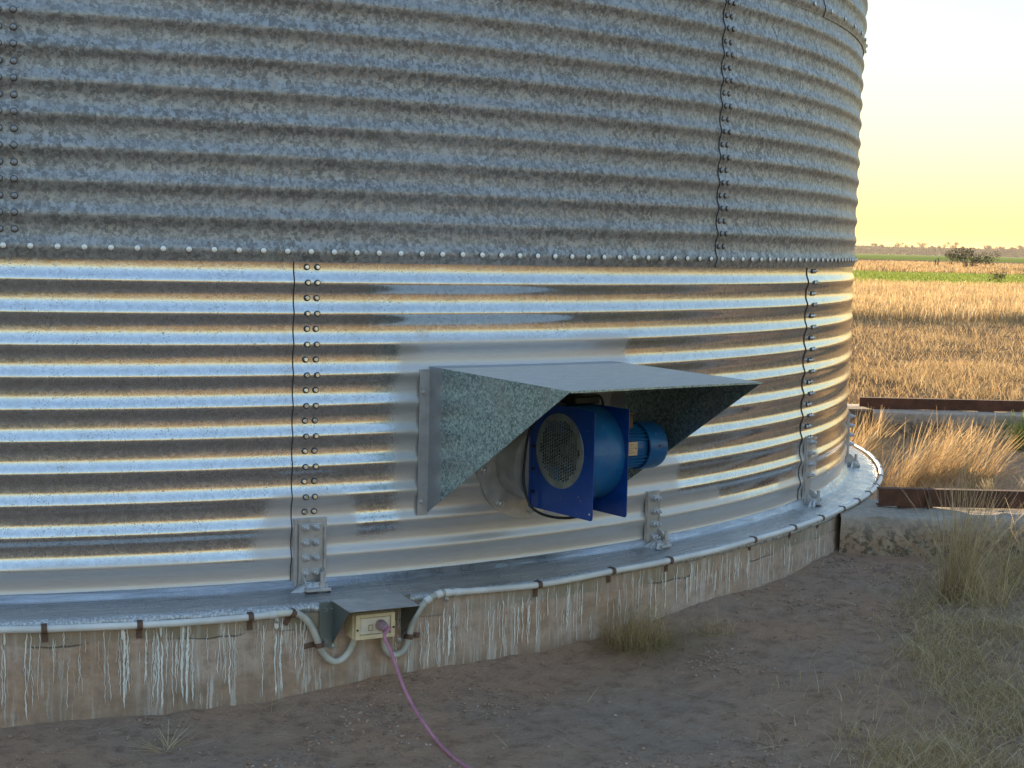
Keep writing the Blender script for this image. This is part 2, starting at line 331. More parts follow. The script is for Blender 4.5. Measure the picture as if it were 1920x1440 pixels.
M_BOLT = mat_simple('zinc_bolt', (.80, .80, .76), .24, 1.0, 60, .1); M_BOLTO = mat_simple('dull_bolt', (.30, .30, .31), .5, .8, 60, .2); M_WASH = mat_simple('rubber_washer', (.03, .03, .03), .7)
M_SEAM = mat_simple('lap_shadow_dark', (.035, .033, .03), .8); M_ZINC = mat_simple('zinc_steel', (.45, .47, .48), .45, .85, 25, .2)  # M_SEAM: near-black for the painted shadow line at the laps
M_LIME = mat_simple('lime_deposit', (.90, .86, .78), .9, 0, 60, .14, .3); M_COND = mat_simple('grey_conduit', (.72, .70, .66), .42, 0, 9, .12, .15); M_COND2 = mat_simple('stained_conduit', (.55, .52, .44), .5, 0, 14, .25, .2)
M_BLUE = mat_blue('blue_gloss_paint', (.003, .045, .26), (.004, .065, .33), .28); M_BLUE2 = mat_blue('blue_cast_paint', (.010, .105, .29), (.016, .15, .36), .30)
M_CREAM = mat_simple('cream_plastic', (.84, .68, .42), .5, 0, 18, .10, .1); M_CREAM2 = mat_simple('pale_cream_plastic', (.84, .73, .57), .5, 0, 25, .08, .1)
M_BLACK = mat_simple('black_rubber', (.015, .015, .016), .5); M_BROWN = mat_simple('brown_terminal_box', (.13, .075, .045), .6, 0, 20, .2)
M_PINK = mat_simple('pink_cord_sheath', (.50, .20, .27), .55, 0, 30, .15, .1); M_PLUG = mat_simple('dusty_mauve_plug', (.42, .28, .30), .6, 0, 40, .15, .1)
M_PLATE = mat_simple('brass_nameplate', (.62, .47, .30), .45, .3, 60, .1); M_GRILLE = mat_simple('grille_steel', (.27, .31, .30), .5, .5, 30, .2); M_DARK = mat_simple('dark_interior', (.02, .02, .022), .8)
M_IMP = mat_simple('impeller_metal', (.34, .34, .32), .45, .8)
M_GROUND = mat_ground()
M_STRAW = mat_blades('dry_straw', (.30, .215, .115), (.58, .44, .24), (.84, .70, .46), .35)
M_GOLD = mat_blades('golden_grass', (.25, .155, .075), (.51, .35, .17), (.80, .61, .34), .45)
M_GREENG = mat_blades('dull_green_grass', (.25, .185, .08), (.50, .365, .17), (.84, .65, .38), .35)
M_GREEN = mat_blades('fresh_weed', (.10, .15, .02), (.20, .27, .04), (.34, .40, .09), .4)
M_LEAF = mat_blades('tree_foliage', (.045, .050, .022), (.085, .085, .035), (.15, .13, .055), .3); M_FAR = mat_blades('distant_foliage', (.07, .06, .035), (.12, .095, .05), (.20, .15, .08), .35)
M_BARK = mat_simple('bark', (.13, .09, .06), .9, 0, 8, .3, .3); M_STONE = mat_simple('pebble', (.42, .36, .31), .9, 0, 30, .4, .3)

# ------------------------------------------------------------------ ground
def gz(x, y):
    x = np.asarray(x, float); y = np.asarray(y, float)
    s = sstep(0, 1, np.clip((x*.8+(y-4.3)*.6)/3, 0, 1)); z = -1.51+.145*s
    r = np.hypot(x-AX[0], y-AX[1]); ph = np.arctan2(x-AX[0], AX[1]-y)
    z = z+np.exp(-np.maximum(r-RF, 0)/.16)*(.055*np.exp(-((ph-.53)/.12)**2)+.035*np.exp(-((ph-.78)/.12)**2)+.02+.022*(vnoise(ph*18, r*2)-.5))
    near = sstep(40, 12, np.hypot(x, y-5))
    z = z+near*(.030*(fbm(x*1.3+5, y*1.3+3)-.5)+.020*(fbm(x*5, y*5)-.5)+.015*(fbm(x*19, y*19, 3)-.5))
    pit = sstep(7.15, 7.5, y)*sstep(11.4, 11.0, y)*sstep(60, 20, np.abs(x)); z = z-.02*pit
    fld = sstep(11.5, 13, y); z = z*(1-fld)+(-1.33+.04*(fbm(x*.3, y*.3)-.5))*fld*sstep(300, 60, np.abs(y))+(-1.37)*fld*(1-sstep(300, 60, np.abs(y)))
    return z
def axis(lo, hi, step, far, gf):
    a = list(np.arange(lo, hi, step)); d = step
    while a[-1] < far: d *= gf; a.append(a[-1]+d)
    d = step
    while a[0] > -far: d *= gf; a.insert(0, a[0]-d)
    return np.array(a)
gx = axis(-2.2, 3.8, .022, 6000, 1.16); gy = axis(3.4, 8.6, .022, 6000, 1.16)
X, Y = np.meshgrid(gx, gy, indexing='ij'); Zg = gz(X, Y); nx, ny = X.shape
ii = (np.arange(nx-1)[:, None]*ny+np.arange(ny-1)[None, :]).reshape(-1)
Fq = np.stack([ii, ii+ny, ii+ny+1, ii+1], 1)
tag(obj('ground', mesh_from('ground', np.stack([X, Y, Zg], -1).reshape(-1, 3), Fq, True), M_GROUND), kind='structure')

# ------------------------------------------------------------------ silo
silo = thing('grain_silo', 'large round corrugated steel grain silo, weathered grey upper sheets over shiny new lower ring', 'silo', Matrix.Translation((AX[0], AX[1], ZB)))
def boxm(phi, z, a0, a1, z0, z1, sp=.014, sz=.032): return sstep(a0-sp, a0+sp, phi)*sstep(a1+sp, a1-sp, phi)*sstep(z0-sz, z0+sz, z)*sstep(z1+sz, z1-sz, z)
def paint_mask(phi, z):
    w = .012*(fbm(phi*22, z*5)-.5)*2; wz = .05*(fbm(phi*9+3, z*9)-.5)*2; p = phi+w; q = z+wz
    m = sstep(-1.015, -1.09, q)
    for a in ((.524, .748, -.50, -.345), (.524, .742, -1.3, -.44), (.524, .818, -1.3, -.82), (.70, .885, -1.3, -.985), (.42, .83, -1.3, -.995), (.424, .494, -1.3, -.855), (1.052, 1.112, -1.3, -.86), (1.0, 1.16, -1.3, -1.02), (.05, .30, -1.3, -1.07)):
        m = np.maximum(m, boxm(p, q, *a))
    m = np.maximum(m, .36*boxm(phi, z+.02*np.sin(phi*40), .56, .65, -.36, -.20, .08, .10))
    m = np.maximum(m, .55*np.exp(-(((phi-.545)/.010)**2+((z+.325)/.04)**2)))
    return m
def sheet(phi0, phi1, z0, z1, nph, per, roff, zref, m, paint=False, lipdn=True):
    nz = max(2, int(round((z1-z0)/LAM*per))); ph = np.linspace(phi0, phi1, nph+1); zz = np.linspace(z0, z1, nz+1)
    P, Zz = np.meshgrid(ph, zz, indexing='ij'); lap = .0032*(phi1-P)/(phi1-phi0)
    r = R+roff+lap+cor(2*np.pi*(Zz-zref)/LAM)
    r = r+.0024*(fbm(P*14+zref*9, Zz*3.1+4, 3)-.5)+.0005*(fbm(P*60, Zz*14, 2)-.5)
    V = np.stack([AX[0]+r*np.sin(P), AX[1]-r*np.cos(P), Zz], -1)
    A = nz+1; i0 = (np.arange(nph)[:, None]*A+np.arange(nz)[None, :]).reshape(-1); F = [np.stack([i0, i0+A, i0+A+1, i0+1], 1)]
    V = V.reshape(-1, 3); n0 = len(V); uv = np.stack([P*R, Zz], -1).reshape(-1, 2)
    pm = paint_mask(P, Zz).reshape(-1) if paint else np.zeros(n0)
    # lips: left edge and bottom edge folded in 2 mm so that the sheet shows its thickness
    def lip(ids):
        nonlocal V, uv, pm
        b = len(V)+len(ids); q0 = V[ids].copy(); q = q0.copy(); d = np.stack([q[:, 0]-AX[0], q[:, 1]-AX[1]], 1); d /= np.linalg.norm(d, axis=1)[:, None]; q[:, :2] -= d*.0022
        V = np.vstack([V, q0, q]); uv = np.vstack([uv, uv[ids], uv[ids]]); pm = np.concatenate([pm, pm[ids], pm[ids]]); k = np.arange(len(ids)-1); c = b-len(ids); return np.stack([c+k, c+k+1, b+k+1, b+k], 1)
    F.append(lip(np.arange(A)[::-1])); F.append(lip(np.arange(nph+1)*A)); F.append(lip((np.arange(nph+1)*A+nz)[::-1]))
    V[:, 0] -= AX[0]; V[:, 1] -= AX[1]; V[:, 2] -= ZB
    return obj('wall_sheet', mesh_from('wall_sheet', V, F, True, uv, {'paint': pm} if paint else None), m, silo, WM[silo.name])
def seam_shadow(phi, z0, z1, roff, zref):  # dark ribbon along the lap: the gap's shadow drawn as a strip
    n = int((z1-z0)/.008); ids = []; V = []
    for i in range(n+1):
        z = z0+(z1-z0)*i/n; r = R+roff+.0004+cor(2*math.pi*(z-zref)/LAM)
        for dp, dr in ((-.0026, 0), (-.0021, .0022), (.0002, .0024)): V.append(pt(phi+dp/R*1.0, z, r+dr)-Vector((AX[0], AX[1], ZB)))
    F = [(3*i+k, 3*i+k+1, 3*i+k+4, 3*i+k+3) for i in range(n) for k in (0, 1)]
    me = bpy.data.meshes.new('lap_shadow'); me.from_pydata(V, [], F); me.update(); obj('lap_shadow', me, M_SEAM, silo, WM[silo.name])
LOW = [.4442, 1.0585]; UP = [.2462, .8632]
def seams(known, n=10):
    d = (2*math.pi-(known[1]-known[0]))/(n-1); return [known[0], known[1]]+[known[1]+d*k for k in range(1, n-1)]
ZT1, ZT2 = ZROW, ZROW+22*S
def ring(edges, z0, z1, roff, zref, m, paint):
    e = list(edges); n = len(e)
    for i in range(n):
        a = e[i]; b = e[(i+1) % n]+(2*math.pi if i == n-1 else 0); mid = (a+b)/2; vis = -.75 < ((mid+math.pi) % (2*math.pi))-math.pi < 1.9
        hi = vis and paint
        ph0 = a if a < math.pi else a-2*math.pi; w = b-a+.03
        sheet(ph0, ph0+w, z0, z1, (430 if hi else 150 if vis else 26), (22 if hi else 14 if vis else 6), roff, zref, m, paint and vis)
        if vis and paint is not None: seam_shadow(ph0, z0+.001, z1-.04 if roff == 0 else z1, roff+.0008, zref)
ring(seams(LOW), ZB, ZT1+.03, 0.0, ZROW, M_NEW, True)
ring(seams(UP), ZT1-.0345, ZT2+.03, .0042, ZROW, M_OLD, False)
ring([p+.0 for p in seams([.449, 1.0705])], ZT2-.0345, ZT2+22*S+.03, .0084, ZT2, M_OLD, False)
ring(seams(UP), ZT2+22*S-.0345, ZT2+44*S+.03, .0126, ZT2+22*S, M_OLD, None)
ring(seams(LOW), ZT2+44*S-.0345, ZT2+66*S, .0168, ZT2+44*S, M_OLD, None)
ZTOP = ZT2+66*S
b = MB(); b.lathe([(R+.10, ZTOP-ZB-.02), (R+.12, ZTOP-ZB), (.6, ZTOP-ZB+2.0), (.5, ZTOP-ZB+2.15), (.01, ZTOP-ZB+2.2)], (0, 0, 0), (0, 0, 1), 72)
b.obj('roof', M_OLD, silo, WM[silo.name])
# bolts: one mesh shared by all of a kind
def bolt_mesh(name, m_head, hr=.0078, wr=.0105, h=.0065, stud=0.0, dome=True):
    b = MB(); b.lathe([(wr, 0), (wr, .0022), (hr*1.05, .0030)], (0, 0, 0), (0, -1, 0), 12)
    b.cur = 1; b.lathe([(hr*1.08, .0024), (hr*1.08, .0035), (hr, .0040), (hr, h), (hr*.86, h+.0011), (.0001, h+.0016 if dome else h+.0011)], (0, 0, 0), (0, -1, 0), 6 if not dome else 12)
    if stud: b.lathe([(.0042, h), (.0042, h+stud), (.0001, h+stud+.0008)], (0, 0, 0), (0, -1, 0), 8)
    me = b.mesh(name, True); me.materials.append(M_WASH); me.materials.append(m_head); return me
BM_ROW = bolt_mesh('bolt', mat_simple('bright_bolt', (.95, .93, .86), .5, .45, 60, .05), .0086, .0100, .0056); BM_OLD = bolt_mesh('bolt', M_BOLTO, .0086, .0112, .0050); BM_NEW = bolt_mesh('bolt', M_BOLT, .0072, .0104, .0064, .0, False); BM_NUT = bolt_mesh('bolt', M_BOLT, .0078, .0108, .0070, .007, False)
def bolt(me, phi, z, r, tilt=0):
    o = bpy.data.objects.new('bolt', me); m = frame(phi, z, r)
    m = m @ Matrix.Rotation(random.uniform(-.05, .05), 4, 'X') @ Matrix.Rotation(random.uniform(-.05, .05), 4, 'Z') @ Matrix.Rotation(random.uniform(0, 1), 4, 'Y'); link(o, silo, m); return o
def rad(z, zref, roff): return R+roff+cor(2*math.pi*(z-zref)/LAM)+.0022
for i in range(-5, 80): bolt(BM_ROW, .24833+i*.017249, ZROW, rad(ZROW, ZROW, .0042)+.0008)
for i in range(12): bolt(BM_ROW, .985+i*.0517, ZT2, rad(ZT2, ZT2, .0084))
for k in range(1, 22):
    z = ZROW+k*S
    for c, d in ((.2508, .0047), (.8712, .0040)):
        for sg in (-1, 1): bolt(BM_OLD, c+sg*d, z, rad(z, ZROW, .0055))
for k in range(1, 21):
    z = ZROW-k*S
    for c, d, me in ((.4573, .0037, BM_NEW), (1.0775, .0037, BM_NUT)):
        if c < 1 and k > 17 or c > 1 and k > 16: continue
        for sg in (-1, 1): bolt(me, c+sg*d+random.uniform(-.0004, .0004), z, rad(z, ZROW, .0025))
# anchor brackets on the foot of the wall
def bracket(phi, ztop, cols, first):
    fr = frame(phi, 0, R+AMP+.001); zb = ZB+.004
    p = MB(); w = .058 if cols == 2 else .040
    p.box(-w, w, -.004, .006, zb, ztop, .002); p.box(-w*.72, w*.72, -.010, -.003, zb, ztop-.018, .002); p.box(-w*.98, -w*.80, -.012, -.003, zb, ztop-.002, .002); p.box(w*.80, w*.96, -.010, -.003, zb, ztop-.03, .002)
    p.box(-w*.6, w*.9, -.075, -.009, zb-.006, zb+.004, .002); p.plate([(w*.62, -.070, zb+.004), (w*.62, -.010, zb+.004), (w*.62, -.010, zb+.06), (w*.62, -.03, zb+.05)], .006); p.plate([(-w*.5, -.060, zb+.004), (-w*.5, -.010, zb+.004), (-w*.5, -.010, zb+.045)], .006)
    br = p.obj('anchor_bracket', M_PAINT, silo, fr)
    bs = MB(); bs.lathe([(.0145, 0), (.0145, .003), (.0118, .004), (.0112, .013), (.008, .016), (.0062, .0165), (.0062, .027), (.0035, .029), (.0001, .0292)], (0, 0, 0), (0, -1, 0), 8); me = bs.mesh('bracket_bolt', False); me.materials.append(M_PAINT)
    for k in range(4):
        for sg in ((-1, 1) if cols == 2 else (-.35, .55)):
            m = fr @ Matrix.Translation((sg*.0175+random.uniform(-.001, .001), -.010, ztop-.03-k*S)) @ Matrix.Rotation(random.random(), 4, 'Y'); link(bpy.data.objects.new('bracket_bolt', me), br, m)
    g_ = MB(); K_ = 20; V_ = [(0, -.03, zb+.020)]
    for q in (1, 2, 3):
        for k in range(K_):
            t = 2*math.pi*k/K_; rr_ = .72*q/3*(1+.35*math.sin(3*t+phi*9)+.2*math.sin(7*t+phi*5)); V_.append((.085*rr_*math.cos(t), -.036+.040*rr_*math.sin(t), zb+(.017, .008, -.010)[q-1]+.003*math.sin(5*t)))
    F_ = [(0, 1+k, 1+(k+1) % K_) for k in range(K_)]+[(1+q*K_+k, 1+(q+1)*K_+k, 1+(q+1)*K_+(k+1) % K_, 1+q*K_+(k+1) % K_) for q in (0, 1) for k in range(K_)]
    g_.add(V_, F_).obj('sealant_blob', M_PAINT, br, fr, True)
    a = MB(); a.cyl((.028, -.052, zb), (.028, -.052, zb+.055), .008, n=8); a.cyl((.028, -.052, zb+.004), (.028, -.052, zb+.022), .016, n=6); a.cyl((.028, -.052, zb+.001), (.028, -.052, zb+.006), .022, n=12); a.obj('anchor_stud', M_PAINT, br, fr)
bracket(.4575, -.925, 2, True); bracket(.7835, -.945, 1, False); bracket(1.0765, -.845, 1, False); bracket(1.375, -.86, 1, False); bracket(.148, -.92, 2, False); bracket(1.70, -.9, 1, False)

# ------------------------------------------------------------------ foundation
fnd = thing('concrete_foundation', 'round stained concrete foundation ring streaked with white lime runs under the silo', 'foundation', Matrix.Translation((AX[0], AX[1], -1.5)))
def revolve(prof, ph0, ph1, n, jit=0):
    ph = np.linspace(ph0, ph1, n+1); V = []; U = []
    for k, (r, z) in enumerate(prof):
        j = jit[k] if jit else 0
        rr = r+j*(fbm(ph*60+k*3.3, ph*0+k, 3)-.45)*2; zz = z+(j*(fbm(ph*45+9, ph*0+k*2.1, 4)-.45)*2 if jit else 0)
        V.append(np.stack([rr*np.sin(ph), -rr*np.cos(ph), np.full_like(ph, 0)+zz+1.5], -1)); U.append(np.stack([ph*R, (zz if not jit else np.full_like(ph, k*.02)+0*zz)+ph*0], -1))
    A = n+1; K = len(prof); V = np.stack(V); U = np.stack(U); i0 = (np.arange(K-1)[:, None]*A+np.arange(n)[None, :]).reshape(-1)
    return V.reshape(-1, 3), np.stack([i0, i0+A, i0+A+1, i0+1], 1)[:, ::-1], U.reshape(-1, 2)
zs = np.linspace(-1.9, -1.20, 36)
prof = [(RF+.004*(vnoise(3.3*z, 40*z)-.5), z) for z in zs]+[(RF-.004, -1.186), (RF-.03, -1.18), (R-.4, -1.17)]
V, F, U = revolve(prof, -.6, 2.4, 700)
d = .006*(fbm(U[:, 0]*7, U[:, 1]*7)-.5)+.004*(fbm(U[:, 0]*40, U[:, 1]*40, 3)-.5); rr = np.hypot(V[:, 0], V[:, 1]); V[:, :2] *= (1+d/rr)[:, None]
obj('foundation_wall', mesh_from('foundation_wall', V, F, True, U), M_CONC, fnd, WM[fnd.name])
V, F, U = revolve([(RF, -1.9), (RF, -1.18), (R-.4, -1.17)], 2.4, 2*math.pi-.6, 60)
obj('foundation_wall', mesh_from('foundation_wall', V, F, False, U), M_CONC, fnd, WM[fnd.name])
cp = [(R-.01, ZB+.03), (R+.010, ZB+.022), (R+.016, ZB+.006), (R+.026, ZB-.001), (R+.05, ZB-.004), (R+.08, ZB-.007), (R+.11, ZB-.010), (R+.14, ZB-.014), (RF-.012, ZB-.018), (RF+.001, ZB-.024), (RF+.005, ZB-.031), (RF+.005, ZB-.037), (RF+.0015, ZB-.043), (RF-.006, ZB-.045)]
V, F, U = revolve(cp, -.6, 2.4, 1500, [0, .002, .003, .003, .003, .003, .003, .003, .003, .003, .003, .004, .008, .008])
U[:, 1] = np.repeat([math.hypot(r-R, z-ZB) for r, z in cp], 1501); ed = np.repeat([0, 0, 0, 0, 0, 0, .05, .18, .5, .75, .95, 1, 1, 1], 1501)
obj('ledge_coating', mesh_from('ledge_coating', V, F, True, U, {'edge': ed}), M_COAT, fnd, WM[fnd.name])
# lime runs that stand proud of the concrete
XI = [-200, 0, 83, 262, 470, 540, 590, 660, 720, 785, 1010, 1148, 1256, 1413, 1488, 1540, 1575]; PI_ = [.18, .2477, .2743, .333, .4047, .43, .4487, .4755, .4991, .5251, .6254, .6969, .7613, .8768, .9485, 1.0105, 1.06]
def xphi(x): return float(np.interp(x, XI, PI_))
lv, lf = [], []
def streak(x, z0, z1, w, wig=1.0):
    ph = xphi(x); n = max(4, int((z0-z1)/.007)); p = ph; off = 0; b = len(lv); ww = w
    for i in range(n+1):
        t = i/n; z = z0+(z1-z0)*t; off += random.gauss(0, .0011)*wig; off *= .97
        ww += random.gauss(0, w*.12); ww = min(max(ww, w*.45), w*1.5); q = ww*(1 if t < .9 else (1-t)*8+.2)*(1 if t > .06 else .4+10*t)
        for s_, h in ((-1, 0), (-.4, .0016), (.4, .0016), (1, 0)): lv.append(pt(p+(off+s_*q/2)/RF, z, RF+.0035+h-.0008)-Vector((AX[0], AX[1], -1.5)))
        if i: 
            for k in range(3): lf.append((b+4*(i-1)+k, b+4*(i-1)+k+1, b+4*i+k+1, b+4*i+k))
def gzf(ph): return float(gz(AX[0]+RF*math.sin(ph), AX[1]-RF*math.cos(ph)))
main = [(6, 1, .004), (50, 1, .006), (55, .6, .003), (75, .8, .004), (100, .6, .003), (150, .8, .003), (195, .9, .004), (231, .95, .006), (238, .8, .004), (245, .7, .003), (278, .7, .004), (287, .95, .004), (294, .95, .005), (303, .98, .006), (312, .7, .003), (322, .96, .006), (333, .8, .004), (344, .9, .005), (352, .98, .007), (361, .95, .004), (412, .6, .003), (430, .9, .005), (437, .7, .003), (446, .8, .003), (496, .98, .005), (520, .98, .006), (533, .97, .005), (556, .7, .003), (566, .8, .004), (574, .75, .003), (620, .0, .0), (745, .3, .004), (772, .4, .003), (792, .55, .004), (805, .6, .004), (825, .7, .003), (836, .85, .006), (846, .9, .007), (852, .9, .005), (878, .6, .004), (918, .95, .006), (930, .7, .003), (946, .9, .006), (968, .9, .005), (976, .85, .005), (984, .85, .004), (998, .9, .007), (1013, .92, .006), (1033, .5, .004), (1047, .4, .003), (1068, .8, .006), (1072, .6, .003), (1097, .8, .004), (1125, .5, .003), (1168, .7, .003), (1204, .5, .003), (1236, 1, .004), (1255, .9, .005), (1275, .85, .006), (1292, .95, .008), (1299, .8, .005), (1310, .8, .004), (1330, .7, .004), (1345, .85, .004), (1358, .7, .005), (1372, .7, .003), (1390, .7, .004), (1410, .8, .005), (1432, .5, .003), (1450, .6, .003), (1478, .7, .003), (1490, .6, .003)]
for x, L, w in main:
    if L <= 0: continue
    zg = gzf(xphi(x)); top = -1.212-random.choice([0, 0, .02, .05]); bot = top+(zg-top)*L+.012
    if x in (745, 772, 792, 805): top = -1.33 if x < 790 else -1.27; bot = zg+.01
    if x < 620 and random.random() < .5 and L > .8:
        streak(x+random.uniform(-2, 2), -1.205, -1.25, w*1.6, .6)
    streak(x, top, bot, w*.85)
    for _ in range(2): streak(x+random.uniform(-9, 9), random.uniform(-1.22, -1.33), random.uniform(bot, bot+.12), random.uniform(.0010, .0022), 1.3)
for _ in range(100):
    x = random.choice([random.uniform(820, 1560), random.uniform(1100, 1560), random.uniform(0, 600)]); zg = gzf(xphi(x)); a = random.uniform(-1.21, -1.34); streak(x, a, max(zg+.01, a-random.uniform(.03, .16)), random.uniform(.0008, .0020), 1.2)
me = bpy.data.meshes.new('lime_runs'); me.from_pydata(lv, [], lf); me.update(); o = obj('lime_runs', me, M_LIME, fnd, WM[fnd.name]); o['kind'] = 'stuff'

# ------------------------------------------------------------------ conduit round the foundation
def conduit_pts(L, r=RF+.021): return [pt(p, z, r) for p, z in L]
cond = thing('cable_conduit', 'pale grey electrical conduit clipped along the rim of the concrete foundation', 'conduit', frame(.43, -1.2, RF+.02))
A_ = [(-.35, -1.195), (-.2, -1.195), (-.05, -1.195), (.1, -1.195), (.2477, -1.196), (.2743, -1.1985), (.333, -1.2015), (.37, -1.2015), (.4047, -1.199), (.42, -1.196)]
B_ = [(.42, -1.196), (.4315, -1.195), (.438, -1.204), (.4435, -1.226), (.4475, -1.258), (.4505, -1.292), (.4535, -1.325), (.458, -1.355), (.4635, -1.370), (.469, -1.363), (.4735, -1.34), (.4765, -1.312), (.478, -1.29)]
C_ = [(.4985, -1.29), (.499, -1.32), (.5005, -1.348), (.5045, -1.366), (.5095, -1.369), (.5145, -1.356), (.5175, -1.325), (.5192, -1.285), (.522, -1.250), (.527, -1.216), (.533, -1.192), (.5405, -1.180), (.548, -1.178)]
D_ = [(.548, -1.178), (.57, -1.182), (.6, -1.187), (.6254, -1.190), (.66, -1.186), (.6969, -1.180), (.73, -1.180), (.7613, -1.178), (.82, -1.175), (.8768, -1.169), (.9485, -1.166), (1.0105, -1.165), (1.054, -1.163), (1.15, -1.166), (1.25, -1.170), (1.35, -1.172), (1.45, -1.174), (1.55, -1.176), (1.7, -1.178), (1.9, -1.18)]
for L, m, nm in ((A_, M_COND, 'straight_pipe'), (B_, M_COND2, 'bent_pipe'), (C_, M_COND2, 'bent_pipe'), (D_, M_COND, 'straight_pipe')):
    MB().tube(catmull(conduit_pts(L), 8), .0112, 12).obj(nm, m, cond, Matrix.Identity(4), True)
def sleeve(ph, z, d, m=M_COND, r=.0135, L=.022):
    p = pt(ph, z, RF+.021); d = Vector(d).normalized(); MB().cyl(p-d*L/2, p+d*L/2, r, n=14).obj('coupling', m, cond, Matrix.Identity(4), True)
def tang(ph, dz=0): return (math.cos(ph), math.sin(ph), dz)
for ph, z, dz in ((.4195, -1.196, .0), (.5475, -1.178, 0), (.532, -1.195, .6), (.5405, -1.180, .25), (.5555, -1.1795, 0)): sleeve(ph, z, tang(ph, dz))
def saddle():
    b = MB(); n = 10; V = []; F = []
    for i in range(n+1):
        t = -math.pi/2+math.pi*i/n
        for x in (-.0085, .0085):
            for r in (.0114, .0134): V.append((x, -.0*0-math.cos(t)*r, math.sin(t)*r))
    for i in range(n):
        a = i*4
        F += [(a+1, a+5, a+7, a+3), (a, a+1, a+3, a+2) if i == 0 else (a, a+4, a+5, a+1), (a+2, a+3, a+7, a+6)]
    b.add(V, F); b.box(-.0085, .0085, .010, .0195, -.013, -.011); b.box(-.009, .009, .0165, .0195, -.046, -.010); b.cyl((0, .0165, -.034), (0, .0125, -.034), .005, n=6); b.box(-.0085, .0085, .0, .019, .0113, .0131)
    return b.mesh('pipe_clip', False)
SM = saddle(); SM.materials.append(M_RUSTC)
for ph, z in ((.12, -1.195), (.2, -1.195), (.2743, -1.1985), (.333, -1.2015), (.4047, -1.199), (.6254, -1.190), (.6969, -1.180), (.7613, -1.178), (.8768, -1.169), (.9485, -1.166), (1.0105, -1.165), (1.07, -1.164), (1.125, -1.165), (1.18, -1.167), (1.24, -1.170), (1.31, -1.171), (1.38, -1.173), (1.45, -1.174), (1.53, -1.176)):
    link(bpy.data.objects.new('pipe_clip', SM), cond, frame(ph, z, RF+.021) @ Matrix.Rotation(random.uniform(-.05, .05), 4, 'Y'))
for ph, z, ang in ((.4335, -1.1975, .5), (.4520, -1.309, 1.45), (.5183, -1.312, -1.45)):
    link(bpy.data.objects.new('pipe_clip', SM), cond, frame(ph, z, RF+.021) @ Matrix.Rotation(ang, 4, 'Y'))
# loose concrete screws left in the wall
for i, (ph, z) in enumerate(((.4235, -1.222), (.4625, -1.322), (.5225, -1.262), (.5490, -1.205), (.5125, -1.327))):
    b = MB(); b.lathe([(.009, 0), (.009, .002), (.004, .003), (.004, .008), (.0001, .009)], (0, 0, 0), (0, -1, 0), 10); b.obj('wall_screw', M_ZINC, fnd, frame(ph, z, RF+.003))

# ------------------------------------------------------------------ power outlet under its little hood
PO = .4905; FO = frame(PO, 0, RF)
oh = thing('outlet_hood', 'small folded galvanised rain hood over the cream power outlet', 'rain hood', frame(PO, -1.1725, RF))
b = MB(); b.plate([(-.135, .012, -1.172), (.111, .012, -1.172), (.111, -.143, -1.178), (-.135, -.150, -1.176)], .0016); b.obj('top_plate', M_PAINT, oh, FO)
for sx in (-1, 1):
    b = MB(); x = .123*sx-.012; b.plate([(x, .008, -1.174), (x, -.146, -1.179), (x, -.002, -1.315)], .0014); b.obj('side_plate', M_HOOD, oh, FO)
    b = MB(); x0, x1 = (x-.046, x) if sx < 0 else (x, x+.030); b.box(x0, x1, -.0045, -.002, -1.322, -1.173); b.obj('wall_flange', M_HOOD, oh, FO)
    for z in (-1.198, -1.302):
        b = MB(); b.cyl(((x0+x1)/2-.003, -.0045, z), ((x0+x1)/2-.003, -.007, z), .009, n=12); b.cyl(((x0+x1)/2-.003, -.007, z), ((x0+x1)/2-.003, -.013, z), .006, n=6); b.obj('screw', M_BOLTO, oh, FO)
po = thing('power_outlet', 'cream weatherproof power outlet box with a switch, screwed to the foundation', 'power outlet', frame(PO, -1.25, RF))
bx0, bx1, bz0, bz1 = -.085, .053, -1.290, -1.207; D0 = -.082
MB().box(bx0-.004, bx1+.004, D0+.017, .0, bz0-.001, bz1, .003).obj('back_box', M_CREAM, po, FO)
b = MB(); b.box(bx0, bx0+.015, D0, D0+.015, bz0, bz1, .0015); b.box(bx1-.015, bx1, D0, D0+.015, bz0, bz1, .0015); b.box(bx0+.0152, bx1-.0152, D0, D0+.015, bz0, bz0+.014, .0015); b.box(bx0+.0152, bx1-.0152, D0, D0+.015, bz1-.012, bz1, .0015)
b.obj('cover_frame', M_CREAM, po, FO)
MB().box(bx0+.0165, bx1-.0165, D0+.004, D0+.0165, bz0+.016, bz1-.014, .001).obj('face_plate', M_CREAM2, po, FO)
sw = MB().box(-.038, -.026, D0+.0015, D0+.0042, -1.262, -1.2445, .002).obj('switch_rocker', M_CREAM, po, FO)
MB().box(-.0392, -.0248, D0+.0030, D0+.0041, -1.2635, -1.2432, 0).obj('switch_surround', M_BROWN, po, FO)
for x in (bx0+.0055, bx1-.0055):
    b = MB(); b.cyl((x, D0, -1.257), (x, D0-.0015, -1.257), .0035, n=10); b.obj('cover_screw', M_WASH, po, FO)
b = MB(); b.box(bx1-.0005, bx1+.003, D0+.006, D0+.016, bz0+.01, bz0+.03); b.box(bx1-.0005, bx1+.003, D0+.006, D0+.016, bz1-.03, bz1-.012); b.obj('hinge_lug', M_WASH, po, FO)
